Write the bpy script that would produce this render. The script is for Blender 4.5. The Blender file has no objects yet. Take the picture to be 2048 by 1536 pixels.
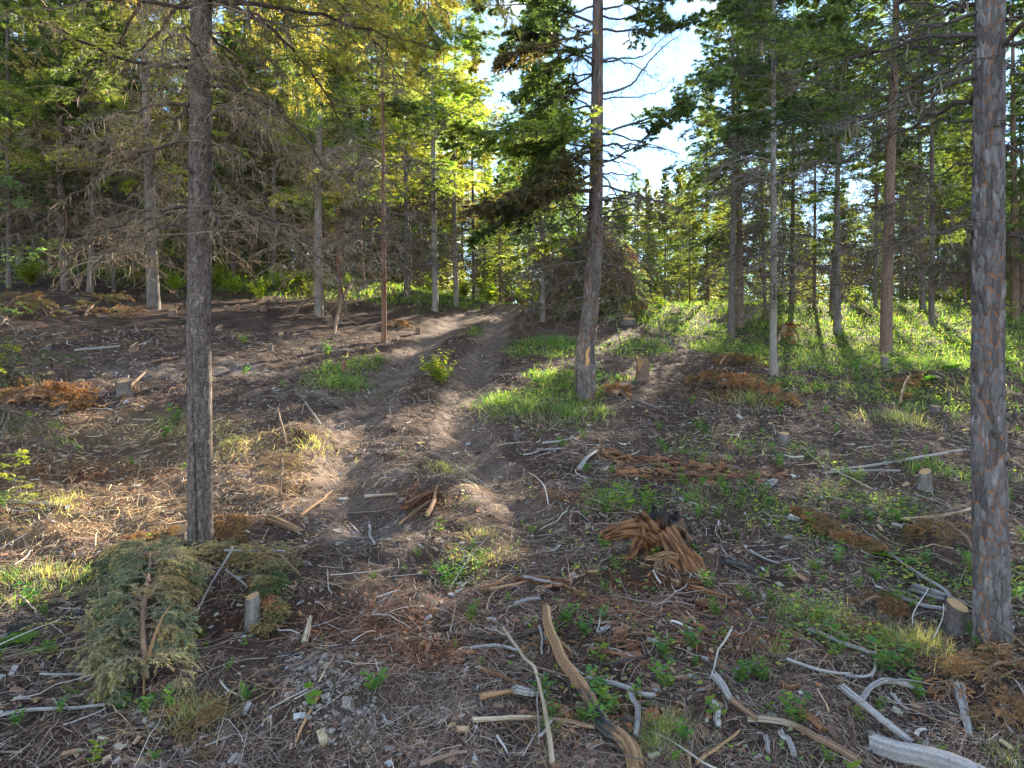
import bpy, math, random
import numpy as np
from mathutils import Vector

scene = bpy.context.scene
col = scene.collection
F = 1365.0
CAMZ = 2.0

# ------------------------------------------------------------------ camera, sky, sun, exposure
SUN_AZ = math.radians(22.9)      # to the right of the view direction (+Y)
SUN_EL = math.radians(21.0)
cd = bpy.data.cameras.new("camera")
cd.sensor_width = 36.0
cd.lens = 24.0
cd.clip_start = 0.05
cd.clip_end = 2000
cam = bpy.data.objects.new("camera", cd)
cam.location = (0, 0, CAMZ)
cam.rotation_euler = (math.radians(90), 0, 0)
col.objects.link(cam)
scene.camera = cam

world = bpy.data.worlds.new("World")
scene.world = world
world.use_nodes = True
nt = world.node_tree
nt.nodes.clear()
wo = nt.nodes.new("ShaderNodeOutputWorld")
bg = nt.nodes.new("ShaderNodeBackground")
sky = nt.nodes.new("ShaderNodeTexSky")
sky.sky_type = 'NISHITA'
sky.sun_disc = False
sky.sun_elevation = SUN_EL
sky.sun_rotation = SUN_AZ
sky.air_density = 1.0
sky.dust_density = 0.0
sky.ozone_density = 2.0
tc = nt.nodes.new("ShaderNodeTexCoord")
mp = nt.nodes.new("ShaderNodeMapping")
mp.inputs['Scale'].default_value = (3.0, 3.0, 6.0)
mp.inputs['Location'].default_value = (0.3, 0.1, 0.35)
cn = nt.nodes.new("ShaderNodeTexNoise")
cn.inputs['Scale'].default_value = 1.3
cn.inputs['Detail'].default_value = 8
cn.inputs['Roughness'].default_value = 0.55
cr = nt.nodes.new("ShaderNodeValToRGB")
cr.color_ramp.elements[0].position = 0.50
cr.color_ramp.elements[0].color = (0, 0, 0, 1)
cr.color_ramp.elements[1].position = 0.62
cr.color_ramp.elements[1].color = (1, 1, 1, 1)
cm = nt.nodes.new("ShaderNodeMixRGB")
cm.inputs['Color2'].default_value = (3.6, 3.6, 3.7, 1)
nt.links.new(tc.outputs['Generated'], mp.inputs['Vector'])
nt.links.new(mp.outputs['Vector'], cn.inputs['Vector'])
nt.links.new(cn.outputs['Fac'], cr.inputs['Fac'])
nt.links.new(cr.outputs['Color'], cm.inputs['Fac'])
nt.links.new(sky.outputs['Color'], cm.inputs['Color1'])
nt.links.new(cm.outputs['Color'], bg.inputs['Color'])
nt.links.new(bg.outputs['Background'], wo.inputs['Surface'])
bg.inputs['Strength'].default_value = 0.10

sd = bpy.data.lights.new("sun", 'SUN')
sd.energy = 5.0
sd.angle = math.radians(0.5)
sd.color = (1.0, 0.86, 0.66)
sun = bpy.data.objects.new("sun", sd)
SUNV = Vector((math.sin(SUN_AZ) * math.cos(SUN_EL), math.cos(SUN_AZ) * math.cos(SUN_EL), math.sin(SUN_EL)))
sun.rotation_euler = SUNV.to_track_quat('Z', 'Y').to_euler()
sun.location = SUNV * 50
col.objects.link(sun)

scene.view_settings.view_transform = 'Standard'
scene.view_settings.look = 'None'
scene.view_settings.gamma = 1.0
scene.view_settings.use_curve_mapping = False
scene.view_settings.exposure = 2.3
scene.render.engine = 'CYCLES'
scene.cycles.max_bounces = 6
scene.cycles.diffuse_bounces = 4
scene.cycles.glossy_bounces = 1
scene.cycles.transmission_bounces = 4
scene.cycles.caustics_reflective = False
scene.cycles.caustics_refractive = False
scene.cycles.use_denoising = True
scene.cycles.sample_clamp_indirect = 6.0

# ------------------------------------------------------------------ numpy noise
def _h(ix, iy, iz, seed):
    h = (ix.astype(np.int64) * 374761393 + iy.astype(np.int64) * 668265263 + iz.astype(np.int64) * 2147483647 + seed * 974634777) & 0xFFFFFFFF
    h = ((h ^ (h >> 13)) * 1274126177) & 0xFFFFFFFF
    h = h ^ (h >> 16)
    return (h & 0xFFFFFF) / float(0xFFFFFF)

def vnoise(x, y, z=None, seed=0):
    x = np.asarray(x, float); y = np.asarray(y, float)
    if z is None: z = np.zeros_like(x)
    z = np.asarray(z, float)
    xi = np.floor(x); yi = np.floor(y); zi = np.floor(z)
    fx = x - xi; fy = y - yi; fz = z - zi
    fx = fx * fx * (3 - 2 * fx); fy = fy * fy * (3 - 2 * fy); fz = fz * fz * (3 - 2 * fz)
    r = 0
    for a in (0, 1):
        wx = fx if a else 1 - fx
        for b in (0, 1):
            wy = fy if b else 1 - fy
            for c in (0, 1):
                wz = fz if c else 1 - fz
                r = r + wx * wy * wz * _h(xi + a, yi + b, zi + c, seed)
    return r * 2 - 1

def fbm(x, y, z=None, oct=4, seed=0, gain=0.5):
    s = 0; a = 1; t = 0
    if z is None: z = np.zeros_like(np.asarray(x, float))
    for o in range(oct):
        s = s + a * vnoise(x * 2 ** o, y * 2 ** o, z * 2 ** o, seed + o * 17)
        t += a; a *= gain
    return s / t

def sstep(a, b, x):
    t = np.clip((x - a) / (b - a), 0, 1)
    return t * t * (3 - 2 * t)

# ------------------------------------------------------------------ terrain
def G0(x, y):
    """large shape of the hillside"""
    x = np.asarray(x, float); y = np.asarray(y, float)
    d0 = 25.0 + 4.0 * sstep(2, -12, x)
    yc = np.clip(y, 0, None)
    yn = np.minimum(yc, d0)
    z = 0.125 * yn + 0.0028 * yn * yn
    z = z + np.clip(yc - d0, 0, None) * 0.105
    z = z + np.minimum(y, 0) * 0.10
    z = z + 0.10 * np.clip(-x - 0.5, 0, 14) * sstep(5, 15, y) * sstep(90, 50, y)
    z = z + 0.10 * fbm(x * 0.22, y * 0.22, seed=3, oct=3)
    return z

def unproj0(px, py):
    dx = (px - 1024) / F; dz = (768 - py) / F
    ys = np.concatenate([np.arange(0.5, 12, 0.02), np.arange(12, 80, 0.1)])
    g = G0(dx * ys, ys) - (CAMZ + dz * ys)
    k = np.argmax(g > 0)
    if g[k] <= 0 or ys[k] > 34: k = int(np.argmax(np.where(ys < 34, (G0(dx * ys, ys) - CAMZ) / ys, -9)))
    return float(dx * ys[k]), float(ys[k])

def poly_world(pts):
    return np.array([unproj0(*p) for p in pts])

RUT_L = poly_world([(935, 628), (900, 650), (830, 700), (775, 760), (730, 830), (695, 900), (690, 980), (730, 1060), (770, 1180)])
RUT_R = poly_world([(1015, 612), (1000, 640), (985, 680), (955, 730), (935, 780), (925, 850), (950, 920), (1010, 990), (1050, 1060), (1070, 1180)])

def dist_poly(x, y, P):
    best = np.full(np.shape(x), 1e9)
    for i in range(len(P) - 1):
        a = P[i]; b = P[i + 1]; ab = b - a
        t = np.clip(((x - a[0]) * ab[0] + (y - a[1]) * ab[1]) / (ab @ ab), 0, 1)
        d = np.hypot(x - a[0] - t * ab[0], y - a[1] - t * ab[1])
        best = np.minimum(best, d)
    return best

def track_mask(x, y):
    n = 0.12 * fbm(x * 2.1, y * 2.1, seed=31, oct=3)
    d = np.minimum(dist_poly(x, y, RUT_L), dist_poly(x, y, RUT_R)) + n
    fade = sstep(3.6, 5.2, y)
    return sstep(0.54, 0.24, d + .05 * fbm(x * 7, y * 7, seed=33, oct=2)) * fade * sstep(4.4, 7.5, y + 1.2 * fbm(x * 1.5, y * 1.5, seed=35, oct=2))

BERMS = [((610, 880), 0.45, 0.14), ((860, 980), 0.4, 0.10), ((640, 1390), 0.25, 0.10), ((1150, 1000), 0.4, 0.06), ((1420, 730), 1.2, 0.2), ((1270, 820), 0.5, 0.08),
         ((880, 770), 0.5, 0.18), ((930, 690), 0.5, 0.18), ((1300, 690), 0.8, 0.15), ((1850, 760), 1.5, 0.25), ((1180, 1240), 0.35, 0.07), ((1310, 1130), 0.35, 0.10), ((1090, 830), 0.6, 0.12)]
BW = [(unproj0(*c), r, h) for c, r, h in BERMS]

def G(x, y):
    x = np.asarray(x, float); y = np.asarray(y, float)
    z = G0(x, y)
    r = np.hypot(x, y)
    dl = dist_poly(x, y, RUT_L); dr = dist_poly(x, y, RUT_R)
    rut = np.exp(-(np.minimum(dl, dr) / 0.28) ** 2) * sstep(4.5, 6.5, y) * sstep(40, 28, y)
    z = z - 0.10 * rut
    for (bx, by), br, bh in BW:
        z = z + bh * np.exp(-((x - bx) ** 2 + (y - by) ** 2) / br ** 2)
    smooth = 1 - 0.25 * np.clip(rut * 1.3, 0, 1)
    z = z + smooth * (0.06 * fbm(x * 1.7, y * 1.7, seed=5, oct=3) + 0.045 * fbm(x * 5, y * 5, seed=9, oct=3)) * sstep(0.3, 1.5, r)
    z = z + smooth * 0.016 * np.abs(fbm(x * 19, y * 19, seed=12, oct=3)) * sstep(22, 10, r)
    return z

def gz(x, y):
    return float(G(np.array([x]), np.array([y]))[0])

def normal_at(x, y, e=0.05):
    zx = (G(x + e, y) - G(x - e, y)) / (2 * e)
    zy = (G(x, y + e) - G(x, y - e)) / (2 * e)
    n = np.stack([-zx, -zy, np.ones_like(zx)], -1)
    return n / np.linalg.norm(n, axis=-1, keepdims=True)

YS = np.concatenate([np.arange(0.5, 12, 0.015), np.arange(12, 80, 0.05)])
def unproj(px, py):
    """point of the hillside seen in the direction px, py"""
    dx = (px - 1024) / F; dz = (768 - py) / F
    gg = G(dx * YS, YS); g = gg - (CAMZ + dz * YS)
    k = int(np.argmax(g > 0))
    if g[k] <= 0 or YS[k] > 34: k = int(np.argmax(np.where(YS < 34, (gg - CAMZ) / YS, -9)))
    return np.array([dx * YS[k], YS[k], G(np.array([dx * YS[k]]), np.array([YS[k]]))[0]])

def at(px, py, d):
    return np.array([(px - 1024) / F * d, d, CAMZ + (768 - py) / F * d])

# green cover (world blobs found from the photograph)
GREEN = [((730, 745), .9, .9, 1), ((690, 775), .6, .6, .8), ((1090, 700), 1.1, 1.4, 1), ((1060, 815), .75, .7, 1), ((1130, 800), .6, .6, 1), ((1000, 800), .4, .5, .7),
         ((1140, 760), .9, 1.2, .8), ((790, 720), .6, .9, .7), ((870, 740), .4, .6, .8), ((960, 665), .4, 1., .7), ((1250, 1000), .45, .5, .5), ((1200, 1010), .35, .4, .5), ((940, 1130), .3, .6, .35),
         ((900, 1000), .4, .6, .3), ((1480, 620), 3.5, 4, .9), ((1620, 640), 3, 4, 1.3), ((1750, 660), 4, 4, 1.3), ((1900, 650), 4, 5, 1.3), ((1650, 720), 2.2, 2, 1.1), ((1800, 730), 2.5, 2.2, 1.2), ((1950, 720), 3, 3, 1.2),
         ((1480, 700), 1.5, 2, .9), ((1300, 630), 2, 2.5, .9), ((1280, 700), 1, 1.5, .7), ((1400, 660), 1.6, 2, .8), ((1600, 780), 1.2, 1, .6), ((1800, 800), 1.4, 1, .6), ((1940, 820), 1., .8, .5), ((780, 575), 4, 4, 1.2), ((700, 560), 3, 4, 1.2),
         ((480, 560), 3, 4, .9), ((880, 590), 2, 3, 1.2), ((230, 540), 5, 3, .9), ((1400, 1180), 1.3, .4, .22), ((1880, 1180), .7, .5, .5), ((1700, 1240), .8, .35, .45), ((60, 1200), .5, .3, .35), ((1700, 1000), 1.4, 1.1, .45), ((1500, 900), 1.2, .8, .3), ((1900, 950), .9, .9, .5),
         ((340, 850), .35, .35, .6), ((100, 1330), .4, .25, .3), ((400, 1330), .4, .3, .2), ((1790, 1310), .35, .2, .55), ((1600, 1350), .5, .2, .2)]
GW = [(unproj0(*c), rx, ry, s) for c, rx, ry, s in GREEN]
DIRT = [((300, 740), .7, .5), ((500, 740), .8, .5), ((740, 1060), .38, .32), ((790, 1050), .25, .2), ((620, 1350), .13, .1), ((690, 1430), .2, .12), ((660, 1400), .15, .1), ((600, 790), .7, .5), ((640, 850), .4, .3),
        ((820, 1200), .3, .1), ((480, 960), .5, .2), ((930, 1420), .25, .08), ((760, 950), .4, .3), ((1330, 690), 1., .6)]
DW = [(unproj0(*c), rx, ry) for c, rx, ry in DIRT]
SUNLIT_STRAW = [((120, 960), 1.6, .8), ((250, 1030), 1.2, .6), ((560, 960), .6, .6), ((480, 900), .7, .8), ((960, 960), .4, .4), ((300, 860), 1.2, .8), ((60, 1050), .8, .5), ((1000, 1080), .2, .4)]  # dry straw, with the warm sunlight on it put into the colour
SW = [(unproj0(*c), rx, ry) for c, rx, ry in SUNLIT_STRAW]
RED = [((1340, 925), .6, .15), ((1500, 945), .5, .12), ((1310, 1180), .5, .16), ((760, 1220), .5, .25), ((860, 1300), .4, .15), ((700, 1260), .4, .15), ((1400, 1230), .3, .1), ((850, 1010), .35, .25), ((1130, 1000), .3, .2), ((640, 890), .4, .2),
       ((720, 860), .3, .2), ((1180, 1450), .4, .12), ((180, 950), .8, .3), ((500, 1240), .35, .12), ((1430, 790), .7, .5), ((1250, 1230), .5, .2), ((1500, 1290), .5, .15)]
RW = [(unproj0(*c), rx, ry) for c, rx, ry in RED]

def blobs(x, y, W):
    m = np.zeros(np.shape(x))
    for w in W:
        (bx, by), rx, ry = w[:3]
        s = w[3] if len(w) > 3 else 1.0
        m = np.maximum(m, s * np.exp(-(((x - bx) / rx) ** 2 + ((y - by) / ry) ** 2)))
    return m

def green_mask(x, y):
    m = blobs(x, y, GW)
    m = np.maximum(m, 0.8 * sstep(27, 33, y))
    n = fbm(x * 2.3, y * 2.3, seed=41, oct=3)
    return np.clip(sstep(0.18, 0.75, m + 0.38 * n * (m > 0.05)) , 0, 1) * (1 - track_mask(x, y))

# ------------------------------------------------------------------ mesh buffers
class MB:
    gain = 1.0
    def __init__(s):
        s.v = []; s.c = []; s.q = []; s.t = []; s.n = 0
    def _add(s, V, C):
        V = V.reshape(-1, 3); b = s.n
        s.v.append(V); s.c.append(s.gain * np.broadcast_to(C, V.shape).reshape(-1, 3)); s.n += len(V)
        return b
    def strips(s, P, W, S, C):
        """P[N,K,3] centre lines, W[N,K] widths, S[N,K,3] side vectors, C[N,3]"""
        N, K, _ = P.shape
        if N == 0: return
        V = np.stack([P - S * W[..., None] / 2, P + S * W[..., None] / 2], 2)
        CC = np.broadcast_to(C[:, None, None, :], V.shape)
        b = s._add(V, CC.reshape(-1, 3))
        n = np.arange(N)[:, None] * K * 2 + np.arange(K - 1)[None] * 2 + b
        s.q.append(np.stack([n, n + 1, n + 3, n + 2], -1).reshape(-1, 4))
    def tubes(s, P, R, C, sides=4, cap=False):
        """P[N,K,3], R[N,K]; C[N,3] or [N,K,3]"""
        N, K, _ = P.shape
        if N == 0: return
        T = np.gradient(P, axis=1)
        T /= np.linalg.norm(T, axis=-1, keepdims=True) + 1e-9
        mean = T.mean(1, keepdims=True)
        ref = np.where(np.abs(mean[..., 2:3]) > 0.7, np.array([1., 0, 0]), np.array([0, 0, 1.]))
        A = np.cross(T, ref); A /= np.linalg.norm(A, axis=-1, keepdims=True) + 1e-9
        B = np.cross(T, A)
        ang = np.arange(sides) * 2 * np.pi / sides
        V = P[:, :, None, :] + R[:, :, None, None] * (np.cos(ang)[:, None] * A[:, :, None, :] + np.sin(ang)[:, None] * B[:, :, None, :])
        if C.ndim == 2: C = C[:, None, :]
        CC = np.broadcast_to(C[:, :, None, :], V.shape)
        b = s._add(V, CC.reshape(-1, 3))
        base = np.arange(N)[:, None, None] * K * sides + np.arange(K - 1)[None, :, None] * sides + b
        j = np.arange(sides)[None, None]; j2 = (j + 1) % sides
        s.q.append(np.stack([base + j, base + j2, base + sides + j2, base + sides + j], -1).reshape(-1, 4))
        if cap:
            for k in (0, K - 1):
                cb = s._add(P[:, k], np.broadcast_to(C[:, min(k, C.shape[1] - 1)], (N, 3)))
                ring = np.arange(N)[:, None] * K * sides + k * sides + b
                jj = np.arange(sides)[None]; jj2 = (jj + 1) % sides
                cc = (cb + np.arange(N))[:, None] + 0 * jj
                s.t.append(np.stack([ring + jj, ring + jj2, cc], -1).reshape(-1, 3))
    def needles(s, B, D, L, W, C, rng):
        """triangles with their base at B pointing along D"""
        N = len(B)
        if N == 0: return
        r = rng.normal(size=(N, 3)); S = np.cross(D, r); S /= np.linalg.norm(S, axis=1, keepdims=True) + 1e-9
        V = np.stack([B - S * (W / 2)[:, None], B + S * (W / 2)[:, None], B + D * L[:, None]], 1)
        b = s._add(V, np.repeat(C, 3, 0))
        s.t.append((np.arange(N)[:, None] * 3 + np.arange(3)[None] + b))
    def leaves(s, B, D, U, L, W, C):
        """folded diamond leaves: base B, direction D, side U"""
        N = len(B)
        if N == 0: return
        Nn = np.cross(D, U); Nn /= np.linalg.norm(Nn, axis=1, keepdims=True) + 1e-9
        L = L[:, None]; W = W[:, None]
        V = np.stack([B, B + D * L * .35 + U * W * .48 + Nn * W * .12, B + D * L * .75 + U * W * .34 + Nn * W * .08, B + D * L,
                      B + D * L * .75 - U * W * .34 + Nn * W * .08, B + D * L * .35 - U * W * .48 + Nn * W * .12, B + D * L * .5], 1)
        b = s._add(V, np.repeat(C, 7, 0))
        n = np.arange(N)[:, None] * 7 + b
        for a in ((0, 1, 6), (1, 2, 6), (2, 3, 6), (3, 4, 6), (4, 5, 6), (5, 0, 6)):
            s.t.append(np.concatenate([n + a[0], n + a[1], n + a[2]], 1))
    def chips(s, P, A, B_, Nn, lx, ly, lz, C, rng):
        """irregular splinters: centre P, axes A,B_,Nn and half sizes"""
        N = len(P)
        if N == 0: return
        sg = np.array([[-1, -1, -1], [1, -1, -1], [1, 1, -1], [-1, 1, -1], [-1, -1, 1], [1, -1, 1], [1, 1, 1], [-1, 1, 1]], float)
        k = sg[None] * (1 + rng.uniform(-.45, .35, (N, 8, 3)))
        V = P[:, None] + k[..., 0:1] * (A * lx[:, None])[:, None] + k[..., 1:2] * (B_ * ly[:, None])[:, None] + k[..., 2:3] * (Nn * lz[:, None])[:, None]
        b = s._add(V, np.repeat(C, 8, 0))
        n = np.arange(N)[:, None] * 8 + b
        for f in ((4, 5, 6, 7), (0, 1, 5, 4), (1, 2, 6, 5), (2, 3, 7, 6), (3, 0, 4, 7)):
            s.q.append(np.concatenate([n + i for i in f], 1))
    def grid(s, V, C, close=False):
        """V[R,Cn,3]"""
        R, K, _ = V.shape
        b = s._add(V, C.reshape(-1, 3) if C.ndim > 1 else C)
        r = np.arange(R - 1)[:, None] * K; k = np.arange(K if close else K - 1)[None]
        k2 = (k + 1) % K
        s.q.append(np.stack([b + r + k, b + r + k2, b + r + K + k2, b + r + K + k], -1).reshape(-1, 4))
    def mesh(s, name, mat, smooth=False):
        me = bpy.data.meshes.new(name)
        if s.n == 0:
            return me
        V = np.concatenate(s.v); C = np.concatenate(s.c)
        q = np.concatenate(s.q) if s.q else np.zeros((0, 4), int)
        t = np.concatenate(s.t) if s.t else np.zeros((0, 3), int)
        loops = np.concatenate([q.ravel(), t.ravel()]).astype(np.int32)
        tot = np.concatenate([np.full(len(q), 4), np.full(len(t), 3)]).astype(np.int32)
        st = np.concatenate([[0], np.cumsum(tot)[:-1]]).astype(np.int32)
        me.vertices.add(len(V)); me.vertices.foreach_set("co", V.astype(np.float32).ravel())
        me.loops.add(len(loops)); me.loops.foreach_set("vertex_index", loops)
        me.polygons.add(len(tot)); me.polygons.foreach_set("loop_start", st); me.polygons.foreach_set("loop_total", tot)
        me.polygons.foreach_set("use_smooth", np.full(len(tot), smooth))
        ca = me.attributes.new("col", 'FLOAT_COLOR', 'POINT')
        ca.data.foreach_set("color", np.concatenate([np.clip(C, 0, 1), np.ones((len(C), 1))], 1).astype(np.float32).ravel())
        me.materials.append(mat)
        me.update(calc_edges=True)
        return me

def link(name, me, parent=None, label=None, cat=None, group=None, kind=None, loc=None):
    o = bpy.data.objects.new(name, me)
    col.objects.link(o)
    if parent is not None: o.parent = parent
    if loc is not None: o.location = [float(v) for v in loc]
    tag(o, label, cat, group, kind)
    return o

def tag(o, label=None, cat=None, group=None, kind=None):
    if label: o['label'] = label
    if cat: o['category'] = cat
    if group: o['group'] = group
    if kind: o['kind'] = kind

def unit(v):
    return v / (np.linalg.norm(v, axis=-1, keepdims=True) + 1e-9)

# ------------------------------------------------------------------ materials
def mat_col(name, rough=0.85, trans=0.0, spec=0.2, var=0.25, scale=60.0, bump=0.0, tint=0.0, tcol=(1.6, 2.0, 0.7), bdist=0.01):
    """colour from the mesh plus procedural grain, optional light passing through thin leaves"""
    m = bpy.data.materials.new(name); m.use_nodes = True
    n = m.node_tree; n.nodes.clear(); L = n.links
    out = n.nodes.new("ShaderNodeOutputMaterial")
    at_ = n.nodes.new("ShaderNodeAttribute"); at_.attribute_name = "col"
    p = n.nodes.new("ShaderNodeBsdfPrincipled")
    p.inputs['Roughness'].default_value = rough
    p.inputs['Specular IOR Level'].default_value = spec
    c = at_.outputs['Color']
    if var > 0:
        no = n.nodes.new("ShaderNodeTexNoise"); no.inputs['Scale'].default_value = scale; no.inputs['Detail'].default_value = 8; no.inputs['Roughness'].default_value = 0.65
        g = n.nodes.new("ShaderNodeNewGeometry"); L.new(g.outputs['Position'], no.inputs['Vector'])
        mr = n.nodes.new("ShaderNodeMapRange"); mr.inputs['From Min'].default_value = 0.25; mr.inputs['From Max'].default_value = 0.75
        mr.inputs['To Min'].default_value = 1 - var; mr.inputs['To Max'].default_value = 1 + var
        L.new(no.outputs['Fac'], mr.inputs['Value'])
        vm = n.nodes.new("ShaderNodeVectorMath"); vm.operation = 'SCALE'
        L.new(c, vm.inputs[0]); L.new(mr.outputs['Result'], vm.inputs['Scale'])
        c = vm.outputs[0]
        if bump > 0:
            b = n.nodes.new("ShaderNodeBump"); b.inputs['Strength'].default_value = bump; b.inputs['Distance'].default_value = bdist
            L.new(no.outputs['Fac'], b.inputs['Height']); L.new(b.outputs['Normal'], p.inputs['Normal'])
    if tint > 0:
        oi = n.nodes.new("ShaderNodeObjectInfo")
        hs = n.nodes.new("ShaderNodeHueSaturation")
        m1 = n.nodes.new("ShaderNodeMapRange"); m1.inputs['To Min'].default_value = 0.5 - 0.045 * tint; m1.inputs['To Max'].default_value = 0.5 + 0.03 * tint
        m2 = n.nodes.new("ShaderNodeMapRange"); m2.inputs['To Min'].default_value = 1 - 0.3 * tint; m2.inputs['To Max'].default_value = 1 + 0.35 * tint
        L.new(oi.outputs['Random'], m1.inputs['Value']); L.new(oi.outputs['Random'], m2.inputs['Value'])
        L.new(m1.outputs['Result'], hs.inputs['Hue']); L.new(m2.outputs['Result'], hs.inputs['Value'])
        L.new(c, hs.inputs['Color']); c = hs.outputs['Color']
    L.new(c, p.inputs['Base Color'])
    if trans > 0:
        tr = n.nodes.new("ShaderNodeBsdfTranslucent")
        vt = n.nodes.new("ShaderNodeVectorMath"); vt.operation = 'MULTIPLY'; vt.inputs[1].default_value = tcol
        L.new(c, vt.inputs[0]); L.new(vt.outputs[0], tr.inputs['Color'])
        mx = n.nodes.new("ShaderNodeMixShader"); mx.inputs['Fac'].default_value = trans
        L.new(p.outputs['BSDF'], mx.inputs[1]); L.new(tr.outputs['BSDF'], mx.inputs[2])
        L.new(mx.outputs['Shader'], out.inputs['Surface'])
    else:
        L.new(p.outputs['BSDF'], out.inputs['Surface'])
    return m

M_ground = mat_col("soil", 0.95, var=0.75, scale=85, bump=1.0, bdist=0.03, spec=0.1)
M_track = mat_col("packed_dirt", 0.95, var=0.5, scale=75, bump=0.9, bdist=0.02, spec=0.1)
M_bark = mat_col("bark", 0.9, var=0.40, scale=45, bump=0.8, bdist=0.02, spec=0.15)
M_barkfine = mat_col("bark_fine", 0.9, var=0.35, scale=150, bump=0.7, bdist=0.004, spec=0.25)
M_needle = mat_col("needles", 0.5, trans=0.55, var=0.25, scale=3, spec=0.4, tint=0.8, tcol=(2.5, 2.6, 1.15))
M_needleH = mat_col("needles_near", 0.42, trans=0.45, var=0.3, scale=6, spec=0.5, tcol=(2.2, 2.2, 1.0))
M_leaf = mat_col("leaf", 0.7, trans=0.45, var=0.2, scale=40, spec=0.15, tint=0.4, tcol=(2.0, 2.3, 0.8))
M_grass = mat_col("grass_blade", 0.6, trans=0.5, var=0.2, scale=5, spec=0.3, tcol=(2.2, 2.5, 0.8))
M_twig = mat_col("twig", 0.85, var=0.3, scale=30, spec=0.2)
M_dry = mat_col("dry_needles", 0.7, trans=0.3, var=0.25, scale=10, spec=0.2, tcol=(1.2, 1.05, 0.8))
M_litter = mat_col("litter", 0.9, trans=0.0, var=0.3, scale=25, spec=0.15)
M_wood = mat_col("weathered_wood", 0.85, var=0.35, scale=90, bump=0.7, bdist=0.006, spec=0.2)

def mat_rings(name, c1, c2):
    m = bpy.data.materials.new(name); m.use_nodes = True
    n = m.node_tree; L = n.links; p = n.nodes['Principled BSDF']; p.inputs['Roughness'].default_value = 0.8
    tcn = n.nodes.new("ShaderNodeTexCoord"); w = n.nodes.new("ShaderNodeTexWave"); w.wave_type = 'RINGS'; w.rings_direction = 'Z'
    w.inputs['Scale'].default_value = 35; w.inputs['Distortion'].default_value = 3; w.inputs['Detail'].default_value = 3
    r = n.nodes.new("ShaderNodeValToRGB"); r.color_ramp.elements[0].color = (*c1, 1); r.color_ramp.elements[1].color = (*c2, 1)
    L.new(tcn.outputs['Object'], w.inputs['Vector']); L.new(w.outputs['Color'], r.inputs['Fac']); L.new(r.outputs['Color'], p.inputs['Base Color'])
    return m
M_cut = mat_rings("cut_wood", (0.32, 0.17, 0.07), (0.58, 0.38, 0.18))

# ------------------------------------------------------------------ ground
def ground_colour(x, y):
    n1 = fbm(x * .8, y * .8, seed=51, oct=4)[..., None]; n2 = fbm(x * 5, y * 5, seed=52, oct=4)[..., None]; n3 = fbm(x * 17, y * 17, seed=53, oct=3)[..., None]
    c = np.array([.105, .070, .055]) * (1 + .35 * n1 + .5 * n2 + .3 * n3)
    s = blobs(x, y, SW)[..., None]; c = c * (1 - s) + s * np.array([.26, .17, .10]) * (1 + .3 * n2 + .3 * n3)
    r = (blobs(x, y, RW)[..., None] * (0.8 + .6 * n2)).clip(0, 1); c = c * (1 - r) + r * np.array([.12, .055, .032]) * (1 + .5 * n3)
    d = (blobs(x, y, DW)[..., None] * (0.7 + 1.6 * n2 + .8 * n3)).clip(0, .85); c = c * (1 - d) + d * np.array([.22, .185, .165]) * (1 + .25 * n3)
    t = track_mask(x, y)[..., None] * (0.8 + .5 * n2 + .4 * n3).clip(0, 1); c = c * (1 - t) + t * np.array([.205, .152, .12]) * (1 + .25 * n1 + .25 * n2 + .2 * n3)
    g = green_mask(x, y)[..., None] * .55; c = c * (1 - g) + g * np.array([.075, .085, .035]) * (1 + .4 * n2)
    return c

MB.gain = 0.95
def build_ground():
    rr = np.concatenate([[0.02, 0.6, 1.0], np.geomspace(1.4, 60, 360), np.geomspace(64, 900, 24)])
    th = np.concatenate([np.radians(np.linspace(-46, 46, 350)), np.radians(np.linspace(50, 310, 40))])
    R, T = np.meshgrid(rr, th, indexing='ij')
    X = R * np.sin(T); Y = R * np.cos(T)
    Z = G(X, Y)
    Z = np.where(R > 150, Z - (R - 150) * 0.06, Z)
    C = ground_colour(X, Y)
    V = np.stack([X, Y, Z], -1)
    K = len(th); nr = len(rr)
    r = np.arange(nr - 1)[:, None] * K; k = np.arange(K)[None]; k2 = (k + 1) % K
    q = np.stack([r + k, r + K + k, r + K + k2, r + k2], -1).reshape(-1, 4)
    tm = track_mask(X, Y).ravel()
    ft = tm[q].mean(1) > 0.45
    for nm, sel, mat in (("ground", ~ft, M_ground), ("dirt_track", ft, M_track)):
        qq = q[sel]; used, inv = np.unique(qq, return_inverse=True)
        mb = MB(); mb._add(V.reshape(-1, 3)[used], C.reshape(-1, 3)[used]); mb.q.append(inv.reshape(-1, 4))
        o = link(nm, mb.mesh(nm, mat, True), kind='structure')
        if nm == "dirt_track": o['label'] = "pale two-rut dirt track climbing the slope between the trees"
        else: o['label'] = "dark forest soil of the cleared slope"
build_ground()

MB.gain = 1.25
# ------------------------------------------------------------------ curve tools
def curves(rng, P0, D0, L, K, grav=0.0, wig=0.1, up=0.0):
    N = len(P0); P = np.zeros((N, K, 3)); P[:, 0] = P0; d = unit(D0.copy())
    drift = rng.normal(size=(N, 3)) * wig
    st = (L / (K - 1))[:, None]
    grav = np.broadcast_to(grav, (N,))[:, None]; up = np.broadcast_to(up, (N,))
    for k in range(1, K):
        P[:, k] = P[:, k - 1] + d * st
        drift = drift * .5 + rng.normal(size=(N, 3)) * wig
        d = d + drift + np.array([0, 0, -1.]) * grav
        if k > K * .5: d[:, 2] += up
        d = unit(d)
    return P

def along(C, i, t):
    K = C.shape[1]; f = t * (K - 1); k = np.minimum(f.astype(int), K - 2); w = (f - k)[:, None]
    a = C[i, k]; b = C[i, k + 1]
    return a * (1 - w) + b * w, unit(b - a)

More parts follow.
